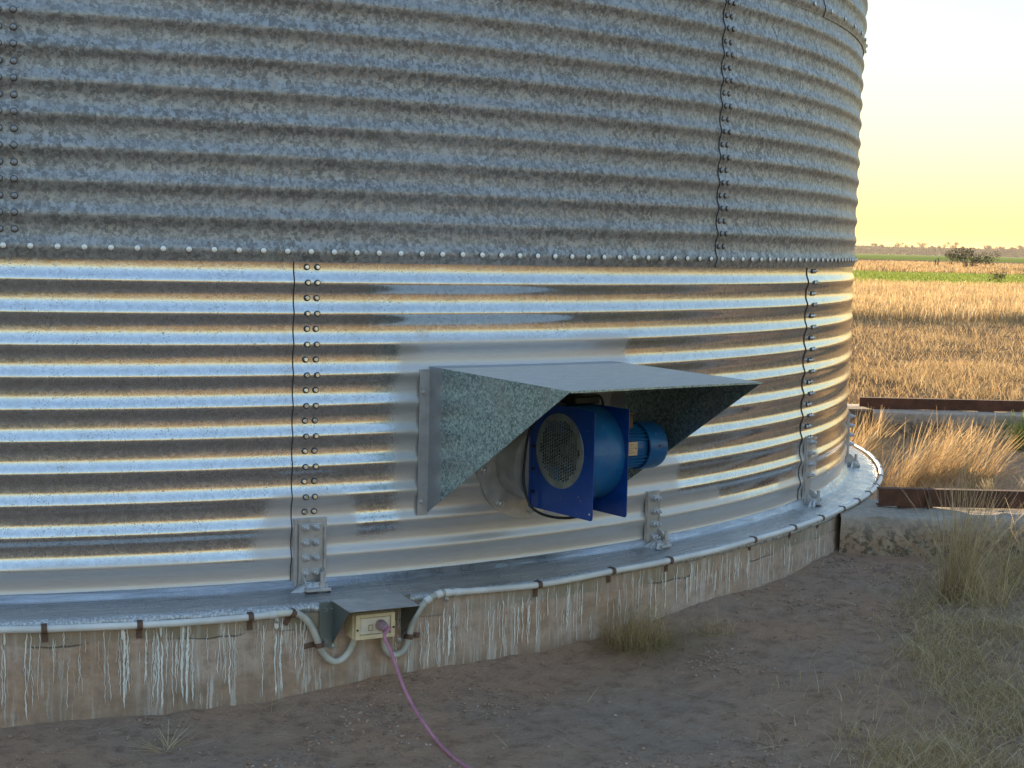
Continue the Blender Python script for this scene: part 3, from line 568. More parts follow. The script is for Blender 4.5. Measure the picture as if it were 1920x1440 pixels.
# extension cord with plug
cord = thing('extension_cord', 'pink extension cord plugged into the outlet and trailing across the dirt', 'extension cord', FO @ Matrix.Translation((.035, D0-.02, -1.25)))
px, pz = .002, -1.2465
b = MB(); b.lathe([(.018, 0), (.0185, .004), (.0175, .020), (.0165, .030), (.012, .038), (.0100, .046)], (px, D0+.003, pz), (0, -1, 0), 20); b.cyl((px, D0-.043, pz), (px, D0-.044, pz), .0105, n=16); b.obj('plug', M_PLUG, cord, FO, True)
p0 = FO @ Vector((px, D0-.036, pz)); p1 = FO @ Vector((px+.004, D0-.052, pz-.004))
CP = [p0, p1, (-.3900, 4.832, -1.266), (-.3640, 4.80, -1.3117), (-.3208, 4.73, -1.3942), (-.2849, 4.67, -1.4412), (-.2456, 4.59, -1.4698)]
for x, y in ((-.201, 4.5378), (-.1473, 4.4092), (-.0808, 4.2751), (.0117, 4.1255), (.1567, 4.0369), (.45, 3.9), (.9, 3.6), (1.0, 3.2)): CP.append((x, y, float(gz(x, y))+.006))
P_ = catmull(CP, 8); MB().tube(P_, [.0085 if i < 9 else .0056 for i in range(len(P_))], 10).obj('cord', M_PINK, cord, Matrix.Identity(4), True)
MB().tube(catmull([FO @ Vector(q) for q in ((px+.004, D0-.03, pz-.012), (px-.01, D0-.034, pz-.017), (px-.03, D0-.025, pz-.027), (px-.037, D0-.02, pz-.034))], 4), .0008, 5).obj('tie_wire', M_ZINC, cord, Matrix.Identity(4))

# ------------------------------------------------------------------ fan hood
PF = .64; FZ = -.775; FF = frame(PF, FZ, R)
hood = thing('fan_hood', 'wide folded sheet-metal rain hood projecting from the silo wall above the blue fan', 'rain hood', FF @ Matrix.Translation((0, 0, .34)))
def mat_hoodpaint():                      # spangled sheet, overpainted beside the wall (local y = distance into the wall)
    g = G('hood_sheet'); c = g.coord('Object'); s = g.sep(c); d = g.noise(c, 60, 3, out='Color'); va = g.n('ShaderNodeVectorMath', operation='MULTIPLY_ADD'); g.l(d, va.inputs[0]); va.inputs[1].default_value = (.02,)*3; g.l(c, va.inputs[2])
    v = g.sep(g.vor(va.outputs[0], 125)); v2 = g.sep(g.vor(va.outputs[0], 260)); k = g.math('ADD', g.math('MULTIPLY', v[0], .55), g.math('MULTIPLY', v2[1], .45))
    b = g.mix(g.mr(k, .2, .9, 0, 1, False), (.16, .23, .24), (.55, .70, .70)); b = g.mix(g.mr(g.noise(c, 5, 5), .45, .75, 0, .45), b, (.40, .42, .42))
    pm = g.mr(g.math('ADD', s[1], g.math('MULTIPLY', g.math('SUBTRACT', g.noise(c, 9, 5), .5), .03)), -.075, -.055)
    top = g.math('MULTIPLY', g.mr(g.sep(g.n('ShaderNodeNewGeometry').outputs['Normal'])[2], .8, .9), .85); b = g.mix(top, b, g.mix(g.mr(g.noise(g.coord('Object', (2, 9, 1)), 6, 6, .7), .35, .7), (.62, .60, .56), (.80, .77, .73)))  # faces turned up coloured paler, with streaks: sky reflection put into the base
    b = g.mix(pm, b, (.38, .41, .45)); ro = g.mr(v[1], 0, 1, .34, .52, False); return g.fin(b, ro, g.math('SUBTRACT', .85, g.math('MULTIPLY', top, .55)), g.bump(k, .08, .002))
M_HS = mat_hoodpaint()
hx = .412; ht = .349
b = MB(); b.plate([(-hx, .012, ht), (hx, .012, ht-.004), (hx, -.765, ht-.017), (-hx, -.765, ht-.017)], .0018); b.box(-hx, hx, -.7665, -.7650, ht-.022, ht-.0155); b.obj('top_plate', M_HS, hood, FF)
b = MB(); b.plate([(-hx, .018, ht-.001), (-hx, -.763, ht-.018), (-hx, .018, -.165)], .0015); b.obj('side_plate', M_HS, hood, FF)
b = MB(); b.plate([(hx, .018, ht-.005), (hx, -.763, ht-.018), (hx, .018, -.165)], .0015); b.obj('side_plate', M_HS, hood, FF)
for sx in (-1, 1):
    a = hx*sx; x0, x1 = (a-.040, a) if sx < 0 else (a+.0015, a+.050); y = .0085
    b = MB(); b.box(x0, x1, y, y+.003, -.165, ht-.01); b.obj('wall_flange', M_PAINT, hood, FF)
    for z in (.26, -.12):
        b = MB(); b.lathe([(.009, 0), (.009, .003), (.006, .004), (.006, .008), (.0001, .009)], ((x0+x1)/2-.005, y, z), (0, -1, 0), 8); b.obj('screw', M_PAINT, hood, FF)
# ------------------------------------------------------------------ aeration fan
fan = thing('aeration_fan', 'blue centrifugal aeration fan with round grille and finned motor under the wide hood', 'fan', FF)
T1, T2 = -.067, .085; A0, A1 = .12, .47; Z0, Z1 = -.146, .226; CA, CZ = .288, .071
b = MB(); b.lathe([(.135, -.009), (.213, -.009), (.213, -.002), (.210, .012)], (0, 0, 0), (0, 1, 0), 64); b.obj('wall_flange', M_PAINT, fan, FF, True)
BB = MB(); BB.lathe([(.016, 0), (.016, .003), (.0125, .004), (.012, .012), (.007, .014), (.006, .014), (.006, .024), (.0001, .025)], (0, 0, 0), (0, -1, 0), 8); bme = BB.mesh('flange_bolt'); bme.materials.append(M_PAINT)
for k in range(8):
    t = math.radians(8+45*k); link(bpy.data.objects.new('flange_bolt', bme), fan, FF @ Matrix.Translation((math.cos(t)*.188, -.009, math.sin(t)*.188)))
b = MB(); b.cyl((0, .01, 0), (0, -A0, 0), .137, n=48); b.obj('duct_collar', M_PAINT, fan, FF, True)
b = MB(); b.box(T1-.006, T2+.05, -A0-.004, -A0, Z0+.0, Z1-.01, .001); b.box(T1-.006, T1+.018, -A0-.010, -A0-.0045, Z0, Z1-.01, .001)
b.obj('outlet_flange', M_BLUE, fan, FF)
for z in (-.09, -.01, .07, .15):
    b = MB(); b.cyl((T1-.0005, -A0-.022, z), (T1-.009, -A0-.022, z), .006, n=6); b.obj('flange_screw', M_BLACK, fan, FF)
def rounded_rect(c=.010, n=4):               # outline of a side plate in (a, z)
    P = []
    for (cx, cz, s0) in ((A1-c, Z1-c, 0), (A0+c, Z1-c, 90), (A0+c, Z0+c, 180), (A1-c, Z0+c, 270)):
        for i in range(n+1): t = math.radians(s0+90*i/n); P.append((cx+c*math.cos(t), cz+c*math.sin(t)))
    return P
RR = rounded_rect()
# left plate with the inlet hole
N = 96; hole = .116; out = []
def ray_rect(t):
    dx, dz = math.cos(t), math.sin(t); best = 1e9; n = len(RR)
    for i in range(n):
        (x1, z1), (x2, z2) = RR[i], RR[(i+1) % n]; ex, ez = x2-x1, z2-z1; den = dx*ez-dz*ex
        if abs(den) < 1e-12: continue
        s_ = ((x1-CA)*ez-(z1-CZ)*ex)/den; u = ((x1-CA)*dz-(z1-CZ)*dx)/den
        if s_ > 0 and -1e-6 <= u <= 1+1e-6: best = min(best, s_)
    return best
angs = sorted([2*math.pi*i/N for i in range(N)]+[math.atan2(z-CZ, a-CA) % (2*math.pi) for a, z in RR]); V = []; F = []
for x in (T1-.0015, T1+.0015):
    for t in angs:
        V.append((x, -(CA+hole*math.cos(t)), CZ+hole*math.sin(t))); q = ray_rect(t); V.append((x, -(CA+q*math.cos(t)), CZ+q*math.sin(t)))
n = len(angs)
for i in range(n):
    j = (i+1) % n; a, b_, c, d = 2*i, 2*i+1, 2*j+1, 2*j; F += [(a, b_, c, d), (2*n+d, 2*n+c, 2*n+b_, 2*n+a), (b_, 2*n+b_, 2*n+c, c), (a, d, 2*n+d, 2*n+a)]
MB().add(V, F).obj('side_plate', M_BLUE, fan, FF)
MB().plate([(T2, -a, z) for a, z in RR], .003).obj('side_plate', M_BLUE, fan, FF)
for x in (T1-.0017, ):
    b = MB(); b.cyl((x, -(A1-.014), Z0+.022), (x-.0008, -(A1-.014), Z0+.022), .0035, n=10); b.obj('corner_hole', M_CREAM2, fan, FF)
# scroll casing between the plates
V = []; F = []; K = 72
for i in range(K+1):
    t = 2*math.pi*i/K; r = .161-.011*math.sin(t)+.006*math.cos(t)
    for x in (T1+.0016, T1+.010, T2-.008, T2-.0004): V.append((x, -(CA+(r+(.002 if x in (T1+.010, T2-.008) else 0))*math.cos(t)), CZ+.002+(r+(.002 if x in (T1+.010, T2-.008) else 0))*math.sin(t)))
for i in range(K):
    for k in range(3): F.append((4*i+k, 4*i+k+1, 4*i+5+k, 4*i+4+k))
b = MB(); b.add(V, F); b.box(T1+.002, T2-.001, -CA, -A0-.004, Z0+.006, CZ-.06); b.box(T1+.002, T2-.001, -CA, -A0-.004, CZ+.06, Z1-.012); b.obj('scroll_casing', M_BLUE2, fan, FF, True)
b = MB(); b.cyl((T1+.003, -CA, CZ), (T2-.012, -CA, CZ), .1135, n=48, cap=False); b.cyl((T2-.014, -CA, CZ), (T2-.012, -CA, CZ), .113, n=48); b.obj('shade_lining', M_DARK, fan, FF)  # near-black lining added so the inside of the casing looks shaded
# impeller visible behind the grille
b = MB(); b.cyl((T1+.080, -CA, CZ), (T1+.085, -CA, CZ), .06, n=40); b.cyl((T1+.02, -CA, CZ), (T1+.078, -CA, CZ), .022, n=20)
for k in range(28):
    t = 2*math.pi*k/28; c, s_ = math.cos(t), math.sin(t); c2, s2 = math.cos(t+.10), math.sin(t+.10)
    b.plate([(T1+.012, -(CA+.082*c), CZ+.082*s_), (T1+.078, -(CA+.082*c), CZ+.082*s_), (T1+.078, -(CA+.1*c2), CZ+.1*s2), (T1+.012, -(CA+.1*c2), CZ+.1*s2)], .0012)
b.obj('impeller', M_IMP, fan, FF)
# punched grille disc: real square holes in staggered columns
b = MB(); gx_ = T1-.0040; P_W = .0128; HW = .0046; HH = .0040; PH = .0112; RG = .112
def quad_clip(y0, y1, z0, z1):
    b.box(gx_, gx_+.0018, y0, y1, z0, z1)
ncol = int(RG/P_W)
for ci in range(-ncol, ncol+1):
    yc = ci*P_W; half = math.sqrt(max(0, RG*RG-(abs(yc)+P_W/2)**2)) if abs(yc)+P_W/2 < RG else 0
    full = math.sqrt(max(0, .120**2-yc**2)); z = -full; rows = []
    off = (ci % 2)*PH/2; kz = -13
    while kz <= 13:
        zc = kz*PH+off
        if abs(zc)+HH < half-.002: rows.append(zc)
        kz += 1
    z = -full
    for zc in rows: quad_clip(-CA+yc-HW, -CA+yc+HW, CZ+z, CZ+zc-HH); z = zc+HH
    quad_clip(-CA+yc-HW, -CA+yc+HW, CZ+z, CZ+full)
    f2 = math.sqrt(max(0, .120**2-(yc+P_W/2)**2)) if abs(yc+P_W/2) < .112 else 0
    quad_clip(-CA+yc+HW, -CA+yc+P_W-HW, CZ-f2, CZ+f2)
b.lathe([(.110, 0), (.110, .0024), (.1295, .0024), (.1305, .001), (.1305, 0)], (gx_+.0021, -CA, CZ), (-1, 0, 0), 64)
b.obj('inlet_grille', M_GRILLE, fan, FF)
for k in range(4):
    t = math.radians(40+90*k); q = MB(); q.lathe([(.005, 0), (.005, .002), (.0001, .003)], (gx_-.0004, -(CA+.121*math.cos(t)), CZ+.121*math.sin(t)), (-1, 0, 0), 8); q.obj('grille_screw', M_BOLTO, fan, FF)
# motor
b = MB(); mz = CZ-.002; b.cyl((T2+.003, -CA, mz), (.276, -CA, mz), .066, n=32)
for k in range(30):
    t = 2*math.pi*k/30
    if abs(((t-math.pi/2) % (2*math.pi))-math.pi) < 0: continue
    c, s_ = math.cos(t), math.sin(t)
    if abs(math.atan2(s_, c)) < .30: continue
    y0, z0 = -(CA+.064*c), mz+.064*s_; y1, z1 = -(CA+.077*c), mz+.077*s_; ty, tz = s_*.0016, c*.0016
    b.add([(x, y+e*ty, z+e*tz) for x in (T2+.012, .272) for (y, z) in ((y0, z0), (y1, z1)) for e in (-1, 1)], [(0, 1, 3, 2), (4, 6, 7, 5), (0, 4, 5, 1), (2, 3, 7, 6), (0, 2, 6, 4), (1, 5, 7, 3)])
b.lathe([(.05, 0), (.084, 0), (.084, .010), (.078, .012)], (T2+.003, -CA, mz), (1, 0, 0), 32)
for t in (-.62, .62):
    c, s_ = math.cos(t), math.sin(t)
    for x in (.118, .136): b.box(x, x+.006, -(CA+.078*c)-.004, -(CA+.06*c), mz+.075*s_-.018, mz+.075*s_+.018, .001)
    b.box(.10, .15, -(CA+.079*c)-.002, -(CA+.06*c), mz+.08*s_-.004, mz+.08*s_+.004, .001)
b.obj('motor_body', M_BLUE2, fan, FF)
b = MB(); b.lathe([(.078, 0), (.0845, .001), (.0855, .02), (.0850, .07), (.080, .086), (.066, .093), (.0001, .096)], (.272, -CA, mz), (1, 0, 0), 40); b.obj('fan_cowl', M_BLUE2, fan, FF, True)
b = MB(); b.cyl((.316, -(CA+.084), mz+.006), (.316, -(CA+.088), mz+.006), .005, n=10); b.obj('cowl_screw', M_BROWN, fan, FF)
b = MB(); b.box(.132, .214, -(CA+.0815), -(CA+.0795), mz-.021, mz+.027, .0005); b.obj('nameplate', M_PLATE, fan, FF)
b = MB()
for (x, z) in ((.140, -.004), (.206, .004)): b.cyl((x, -(CA+.0815), mz+z), (x, -(CA+.083), mz+z), .0026, n=8)
for r_ in range(5): b.box(.150, .196-.008*(r_ % 2), -(CA+.0817), -(CA+.0814), mz+.018-.0075*r_, mz+.0192-.0075*r_)
b.obj('nameplate_rivet', M_BROWN, fan, FF)
b = MB(); b.box(.095, .215, -(CA+.055), -(CA-.055), mz+.070, mz+.118, .003); b.box(.092, .218, -(CA+.058), -(CA-.058), mz+.1185, mz+.130, .003); b.obj('terminal_box', M_BROWN, fan, FF)
b = MB(); b.box(-.02, .09, -(CA+.02), -(CA-.16), Z1+.004, Z1+.030, .004); b.obj('capacitor_cover', M_BLACK, fan, FF)
b = MB(); b.tube(catmull([(.10, -(CA+.03), mz+.133), (.06, -(CA+.05), Z1+.034), (.0, -(CA+.03), Z1+.036), (-.06, -.24, Z1+.03), (-.098, -.16, .14), (-.105, -.135, 0), (-.10, -.14, -.09), (-.083, -.17, -.150), (-.05, -.25, -.168), (.02, -.30, -.160), (.1, -.28, -.12), (.15, -.27, -.02)], 8), .0048, 8); b.obj('power_cable', M_BLACK, fan, FF, True)

# ------------------------------------------------------------------ old concrete walls and rusty beams on the right
def rough_box(name, x0, x1, y0, y1, z0, z1, step, amp, m, label, cat):
    nx_, nz_, ny_ = int((x1-x0)/step), int((z1-z0)/step), max(2, int((y1-y0)/step)); r_ = .02
    prof = [(y0, z0+(z1-r_-z0)*i/nz_) for i in range(nz_+1)]+[(y0+r_*(1-math.cos(t)), z1-r_+r_*math.sin(t)) for t in (.5, 1.0)]+[(y0+r_+(y1-2*r_-y0)*i/ny_, z1) for i in range(ny_+1)]+[(y1, z1-r_), (y1, z0)]
    xs = np.linspace(x0, x1, nx_+1); V = []
    for (y, z) in prof: V.append(np.stack([xs, np.full_like(xs, y), np.full_like(xs, z)], -1))
    V = np.stack(V); q = V.reshape(-1, 3); d = amp*(fbm(q[:, 0]*5+q[:, 1]*3, q[:, 2]*6+q[:, 1]*5, 5)-.5)*2
    e = amp*(fbm(q[:, 0]*6+7, q[:, 1]*6, 5)-.5); ontop = (q[:, 2] > z1-.01); q[:, 1] += np.where(ontop, 0, d); q[:, 2] += np.where(ontop, e, 0)
    A = nx_+1; K_ = len(prof); i0 = (np.arange(K_-1)[:, None]*A+np.arange(nx_)[None, :]).reshape(-1); F = [np.stack([i0, i0+1, i0+A+1, i0+A], 1)]
    q = q-np.array([x0, y0, z1]); me = mesh_from(name, q, F, True)
    o = obj(name, me, m, None, Matrix.Translation((x0, y0, z1))); return tag(o, label, cat)
rough_box('concrete_wall', 1.50, 7.5, 6.86, 7.34, -1.75, -1.184, .022, .026, M_BLOCK, 'low pitted concrete wall running right from the foundation under the nearer rusty beam', 'concrete wall')
rough_box('concrete_wall', 2.1, 9.5, 11.32, 11.85, -1.75, -1.175, .05, .014, M_BLOCK, 'farther low concrete wall beyond the golden grass, below the second rusty beam', 'concrete wall')
def beam(x0, x1, y, zb, h, label):
    b = MB(); b.box(0, x1-x0, 0, .006, 0, h, .0012); b.box(.0, x1-x0, .0062, .05, h-.006, h-.0005); b.box(.0, x1-x0, .0062, .05, .0005, .006)
    for k in (.1, .9, 2.2, 3.6): b.box(k, k+.12, .002, .045, -.010, .0)
    o = b.obj('rusty_beam', M_RUST, None, Matrix.Translation((x0, y, zb)) @ Matrix.Rotation(.012, 4, 'Z')); return tag(o, label, 'steel beam', 'rusty steel channels on the low walls')
beam(1.72, 7.2, 7.07, -1.175, .082, 'nearer rusty steel channel lying on the low wall beside the foundation')
beam(2.62, 9.4, 11.50, -1.172, .082, 'farther rusty steel channel beyond the golden grass')
b = MB(); b.box(0, .026, 0, .006, -.03, .070, .001); b.box(0, .006, -.022, .0, -.03, .070, .001); tag(b.obj('steel_cleat', M_RUST, None, Matrix.Translation((1.945, 7.058, -1.172))), 'small dark angle cleat against the face of the nearer rusty beam', 'bracket')
b = MB(); b.box(0, .28, 0, .2, -.30, .06, .012); tag(b.obj('timber_stump', M_BARK, None, Matrix.Translation((2.34, 11.0, -1.19)) @ Matrix.Rotation(.1, 4, 'Z')), 'weathered timber block at the end of the farther rusty beam, beside the silo', 'timber block')

# ------------------------------------------------------------------ grass
def blades(base, H, lean, w, segs=3, tone=None, curl=.35, head=0.0, cross=False):
    """ribbons: base (N,3), H (N,) length, lean (N,2) horizontal tip offset as a share of length, w (N,)"""
    N_ = len(base); t = np.linspace(0, 1, segs+1)[None, :, None]; H_ = H[:, None, None]; L = np.concatenate([lean, np.zeros((N_, 1))], 1)[:, None, :]
    m = np.linalg.norm(lean, axis=1); up = np.sqrt(np.maximum(.02, 1-np.minimum(m, .98)**2))[:, None, None]
    upv = np.array([0, 0, 1.0])[None, None, :]
    P = base[:, None, :]+H_*(L*(t*(1-curl)+curl*t*t*1.0)+upv*up*(t-curl*.35*t*t*np.minimum(m, 1)[:, None, None]))
    a = rng.random(N_)*np.pi*2 ; side = np.stack([np.cos(a), np.sin(a), np.zeros(N_)], 1)[:, None, :]
    # widen the side facing the camera a little so that thin stalks do not vanish
    ws = w[:, None, None]*(1-.75*t)
    if head > 0: ws = ws*(1+head*np.exp(-((t-.86)/.10)**2))
    Lf = P-side*ws/2; Rt = P+side*ws/2; V = np.stack([Lf, Rt], 2).reshape(-1, 3); A = 2*(segs+1)
    b0 = (np.arange(N_)*A)[:, None]+(np.arange(segs)*2)[None, :]; b0 = b0.reshape(-1); F = np.stack([b0, b0+1, b0+3, b0+2], 1)
    tn = rng.random(N_) if tone is None else tone; T = np.clip(tn[:, None]+.25*(np.linspace(0, 1, segs+1)[None, :]-.5), 0, 1); T = np.repeat(T.reshape(-1), 2)
    return V, F, T
def merge(parts):
    V = []; F = []; T = []; n = 0
    for v, f, t in parts: V.append(v); F.append(f+n); T.append(t); n += len(v)
    return np.vstack(V), np.vstack(F), np.concatenate(T)
def outside(x, y, m=.02): return np.hypot(x-AX[0], y-AX[1]) > RF+m
def tussock(name, label, cat, x, y, n, h, spread, leanx, leany, mat_, w=.0022, r=.05, group=None, head=1.2, curl=.5, tone=(.15, .95), flat=False):
    z = float(gz(x, y))-.01; a = rng.random(n)*2*np.pi; q = r*np.sqrt(rng.random(n)); base = np.stack([q*np.cos(a), q*np.sin(a), np.zeros(n)], 1)
    s = rng.normal(0, 1, (n, 2))*spread; lean = s+np.array([leanx, leany])[None, :]
    if flat: lean = lean/np.linalg.norm(lean, axis=1)[:, None]*(.86+.13*rng.random(n))[:, None]
    H = h*(.35+.65*rng.random(n)**.8)
    v, f, t = blades(base, H, lean, np.full(n, w)*(.6+.8*rng.random(n)), 5, tone[0]+(tone[1]-tone[0])*rng.random(n), curl, head)
    o = obj(name, mesh_from(name, v, f, False, None, {'tone': t}), mat_, None, Matrix.Translation((x, y, z))); return tag(o, label, cat, group)
GL = 'golden tussocks between the two walls'
tus = [(1.72, 8.9, 260, .40, .24, .30, 'dense golden tussock hard against the silo rim'), (2.08, 9.5, 240, .44, .26, .26, 'golden tussock just right of the silo, leaning right'), (2.22, 8.85, 170, .42, .22, .48, 'golden tussock leaning sharply right behind the beam end'), (2.42, 9.05, 260, .50, .20, .50, 'tallest golden tussock leaning right, left of the pair'), (2.60, 9.25, 250, .50, .20, .46, 'golden tussock in the middle of the sunlit clump'),
       (2.78, 9.1, 210, .50, .20, .52, 'golden tussock at the right end of the sunlit clump, long stalks leaning right'), (2.35, 10.1, 150, .42, .24, .30, 'golden tussock behind the sunlit clump, near the farther wall'), (2.95, 9.9, 130, .38, .26, .36, 'small golden tussock behind the right end of the sunlit clump')]
for x, y, n, h, sp, lx, lb in tus: tussock('grass_tussock', lb, 'grass tussock', x, y, n, h, sp, lx, .02, M_GOLD, .0030, .10, GL, 1.3, .45)
tussock('grass_tussock', 'tall thin-stalked grass tussock in the shade in front of the low concrete wall', 'grass tussock', 1.80, 6.05, 230, .66, .26, .12, .05, M_STRAW, .0028, .07, None, 1.3, .45, (.0, .8))
tussock('grass_tussock', 'low dull green tussock at the foot of the tall shaded stalks', 'grass tussock', 1.86, 5.98, 300, .24, .6, .05, .0, M_GREENG, .0026, .12, None, 0, .6)
tussock('grass_tussock', 'shaded grass tussock against the concrete wall at the right edge', 'grass tussock', 2.22, 6.35, 300, .40, .5, .0, .0, M_GREENG, .0028, .16, None, .6, .6)
tussock('grass_clump', 'olive tangled grass clump growing against the foundation', 'grass clump', .47, 5.50, 1300, .24, 1.0, .05, -.15, M_GREENG, .0020, .13, None, 0, 1.0, (.0, .8))
tussock('grass_clump', 'smaller olive clump just right of the tangled clump by the foundation', 'grass clump', .76, 5.66, 260, .10, .9, .05, -.1, M_GREENG, .0022, .10, None, 0, .85)
tussock('grass_clump', 'flattened pale straw clump on the dirt below the left foundation wall', 'grass clump', -1.00, 4.43, 70, .17, .75, .03, -.05, M_STRAW, .0030, .02, None, 0, .3, (.3, 1), True)
tussock('grass_clump', 'sparse straw wisps at the foot of the foundation left of the outlet', 'grass clump', -.78, 4.77, 45, .17, .7, .15, -.1, M_STRAW, .0020, .06, None, 0, .4, (.2, .8), True)
tussock('dry_weed', 'bushy pale dry weed sunlit behind the nearer beam at the right edge', 'dry weed', 2.95, 8.45, 700, .24, .40, .12, 0, M_STRAW, .0030, .05, None, 2.5, .6, (.4, 1))
tussock('dry_weed', 'V-shaped pale dry weed left of the bushy one behind the nearer beam', 'dry weed', 2.68, 8.40, 110, .20, .12, -.30, 0, M_STRAW, .0034, .012, None, 2.5, .3, (.4, 1))
tussock('green_weed', 'fresh green weed in front of the farther beam', 'weed', 3.66, 10.9, 240, .34, .38, .0, 0, M_GREEN, .006, .06, None, 1.0, .5)
def scatter(name, n, xf, mat_, hf, leanf, wf, tone, segs=3, curl=.6, label=None, cat=None, head=0.0, zoff=0.0):
    x, y = xf(n); ok = outside(x, y, .015); x, y = x[ok], y[ok]; n = len(x); z = gz(x, y)+zoff
    a = rng.random(n)*2*np.pi; L = leanf(n); lean = np.stack([np.cos(a)*L, np.sin(a)*L], 1); H = hf(n, x, y)
    v, f, t = blades(np.stack([x, y, z], 1), H, lean, wf(n), segs, tone[0]+(tone[1]-tone[0])*rng.random(n), curl, head)
    o = obj(name, mesh_from(name, v, f, False, None, {'tone': t}), mat_); return tag(o, label, cat, None, 'stuff')
def mat_area(n):                                # matted grass right of the bare dirt
    x = rng.uniform(.2, 4.0, n*3); y = rng.uniform(3.2, 6.85, n*3)
    edge = .86+(y-4.34)*.44+.35*(fbm(x*1.5+3, y*1.7, 3)-.45); d = x-edge; keep = rng.random(n*3) < np.clip(.06+1.4*sstep(-.12, .55, d), 0, 1)*sstep(-.30, -.05, d)*(.25+.9*sstep(.35, .6, fbm(x*3.2, y*3.2, 3)))
    return x[keep][:n], y[keep][:n]
scatter('matted_grass', 52000, mat_area, M_GREENG, lambda n, x, y: .03+.09*rng.random(n), lambda n: .45+.52*rng.random(n), lambda n: .0014+.0018*rng.random(n), (.1, 1.0), 4, .9, 'matted dull green and straw grass covering the ground at right', 'grass')
scatter('dry_straw', 15000, mat_area, M_STRAW, lambda n, x, y: .04+.12*rng.random(n), lambda n: .75+.24*rng.random(n), lambda n: .0014+.0018*rng.random(n), (.2, 1.0), 4, .7, 'pale dry stalks lying through the matted grass at right', 'straw', 0, .012)
def dirt_area(n):
    x = rng.uniform(-2.2, 2.6, n*3); y = rng.uniform(3.3, 6.9, n*3); k = rng.random(n*3) < (.12+.9*sstep(.48, .66, fbm(x*1.8+9, y*1.8, 3)))*(.25+.75*sstep(-1, 1.0, x)); return x[k][:n], y[k][:n]
scatter('straw_litter', 4200, dirt_area, M_STRAW, lambda n, x, y: .02+.11*rng.random(n)**1.5, lambda n: np.full(n, .985), lambda n: .0020+.0024*rng.random(n), (.2, .9), 4, .35, 'loose bits of straw lying on the bare dirt', 'straw', 0, .003)
def pit_area(n):
    x = rng.uniform(1.2, 6.0, n*2); y = rng.uniform(7.4, 11.25, n*2); k = rng.random(n*2) < .3+.8*sstep(.4, .6, fbm(x*2.4, y*2.4, 3)); return x[k][:n], y[k][:n]
scatter('pit_grass', 20000, pit_area, M_STRAW, lambda n, x, y: .05+.13*rng.random(n), lambda n: .4+.55*rng.random(n), lambda n: .0016+.0018*rng.random(n), (.0, .75), 3, .7, 'dead matted grass between the two low walls', 'grass')
def fan_area(y0, y1, pw=1.0):
    def f(n):
        u = rng.random(n); y = (y0**pw+u*(y1**pw-y0**pw))**(1/pw); lo = np.tan(.185)*y-1.5; hi = np.tan(.44)*y+1.5; return lo+(hi-lo)*rng.random(n), y
    return f
def fan_thin(y0, y1, pw=1.0, fr=.6):
    g = fan_area(y0, y1, pw)
    def f(n): x, y = g(n); k = rng.random(n) < fr+(1-fr)*sstep(.42, .6, fbm(x*.9, y*.45, 3)); return x[k], y[k]
    return f
scatter('stubble_grass', 190000, fan_thin(11.9, 33, .6, .25), M_GOLD, lambda n, x, y: .03+.085*rng.random(n)*(1+.03*(y-12)), lambda n: .25+.7*rng.random(n), lambda n: .003+.004*rng.random(n), (.0, 1.0), 2, .5, 'short golden stubble grass behind the farther beam', 'grass', 1.0)
scatter('tall_dry_grass', 120000, fan_thin(30, 60, .7, .4), M_GOLD, lambda n, x, y: (.14+.24*rng.random(n))*(.7+.6*fbm(x*.25, y*.25)), lambda n: .05+.35*rng.random(n), lambda n: .012+.013*rng.random(n), (.15, 1.0), 2, .5, 'belt of tall golden dry grass across the middle of the paddock', 'grass', 1.2)
scatter('rough_grass', 48000, fan_thin(106, 235, .6, .25), M_GOLD, lambda n, x, y: .10+.26*rng.random(n), lambda n: .1+.4*rng.random(n), lambda n: .06+.06*rng.random(n), (.0, .75), 1, .5, 'rough brown grass between the two green crop strips', 'grass')
scatter('green_crop', 34000, fan_thin(64, 107, 1, .7), M_GREEN, lambda n, x, y: .06+.08*rng.random(n), lambda n: .1+.4*rng.random(n), lambda n: .03+.03*rng.random(n), (.3, 1.0), 1, .5, 'narrow strip of green crop beyond the tall dry grass', 'crop')
def ring_area(n):                                # grass all round, added for gold reflections; nothing in the sector in view
    r_ = 8.5+36*rng.random(n*2)**1.6; a = rng.uniform(-math.pi, math.pi, n*2); x = r_*np.sin(a)-1.0; y = 5+r_*np.cos(a); k = (np.hypot(x-AX[0], y-AX[1]) > 7.5) & ~((y > 7) & (x > .12*y)); return x[k][:n], y[k][:n]
scatter('surrounding_grass', 90000, ring_area, M_GOLD, lambda n, x, y: .12+.24*rng.random(n), lambda n: .1+.5*rng.random(n), lambda n: .010+.012*rng.random(n), (.1, 1.0), 1, .5, 'dry golden grass added out of view all round the silo yard', 'grass')
# pebbles and clods
def lumps(name, n, area, smin, smax, m, label, cat):
    x, y = area(n); ok = outside(x, y); x, y = x[ok], y[ok]; n = len(x); oct_ = np.array([(1, 0, 0), (0, 1, 0), (-1, 0, 0), (0, -1, 0), (0, 0, 1), (0, 0, -1)], float)
    fo = np.array([(0, 1, 4), (1, 2, 4), (2, 3, 4), (3, 0, 4), (1, 0, 5), (2, 1, 5), (3, 2, 5), (0, 3, 5)]); s = smin+(smax-smin)*rng.random(n)**4
    V = oct_[None]*(s[:, None, None]*(.6+.7*rng.random((n, 6, 3)))); V[:, :, 2] *= .6; V += rng.normal(0, .12, V.shape)*s[:, None, None]; V += np.stack([x, y, gz(x, y)+s*.15], 1)[:, None, :]
    F = (fo[None]+(np.arange(n)*6)[:, None, None]).reshape(-1, 3); o = obj(name, mesh_from(name, V.reshape(-1, 3), F), m); return tag(o, label, cat, None, 'stuff')
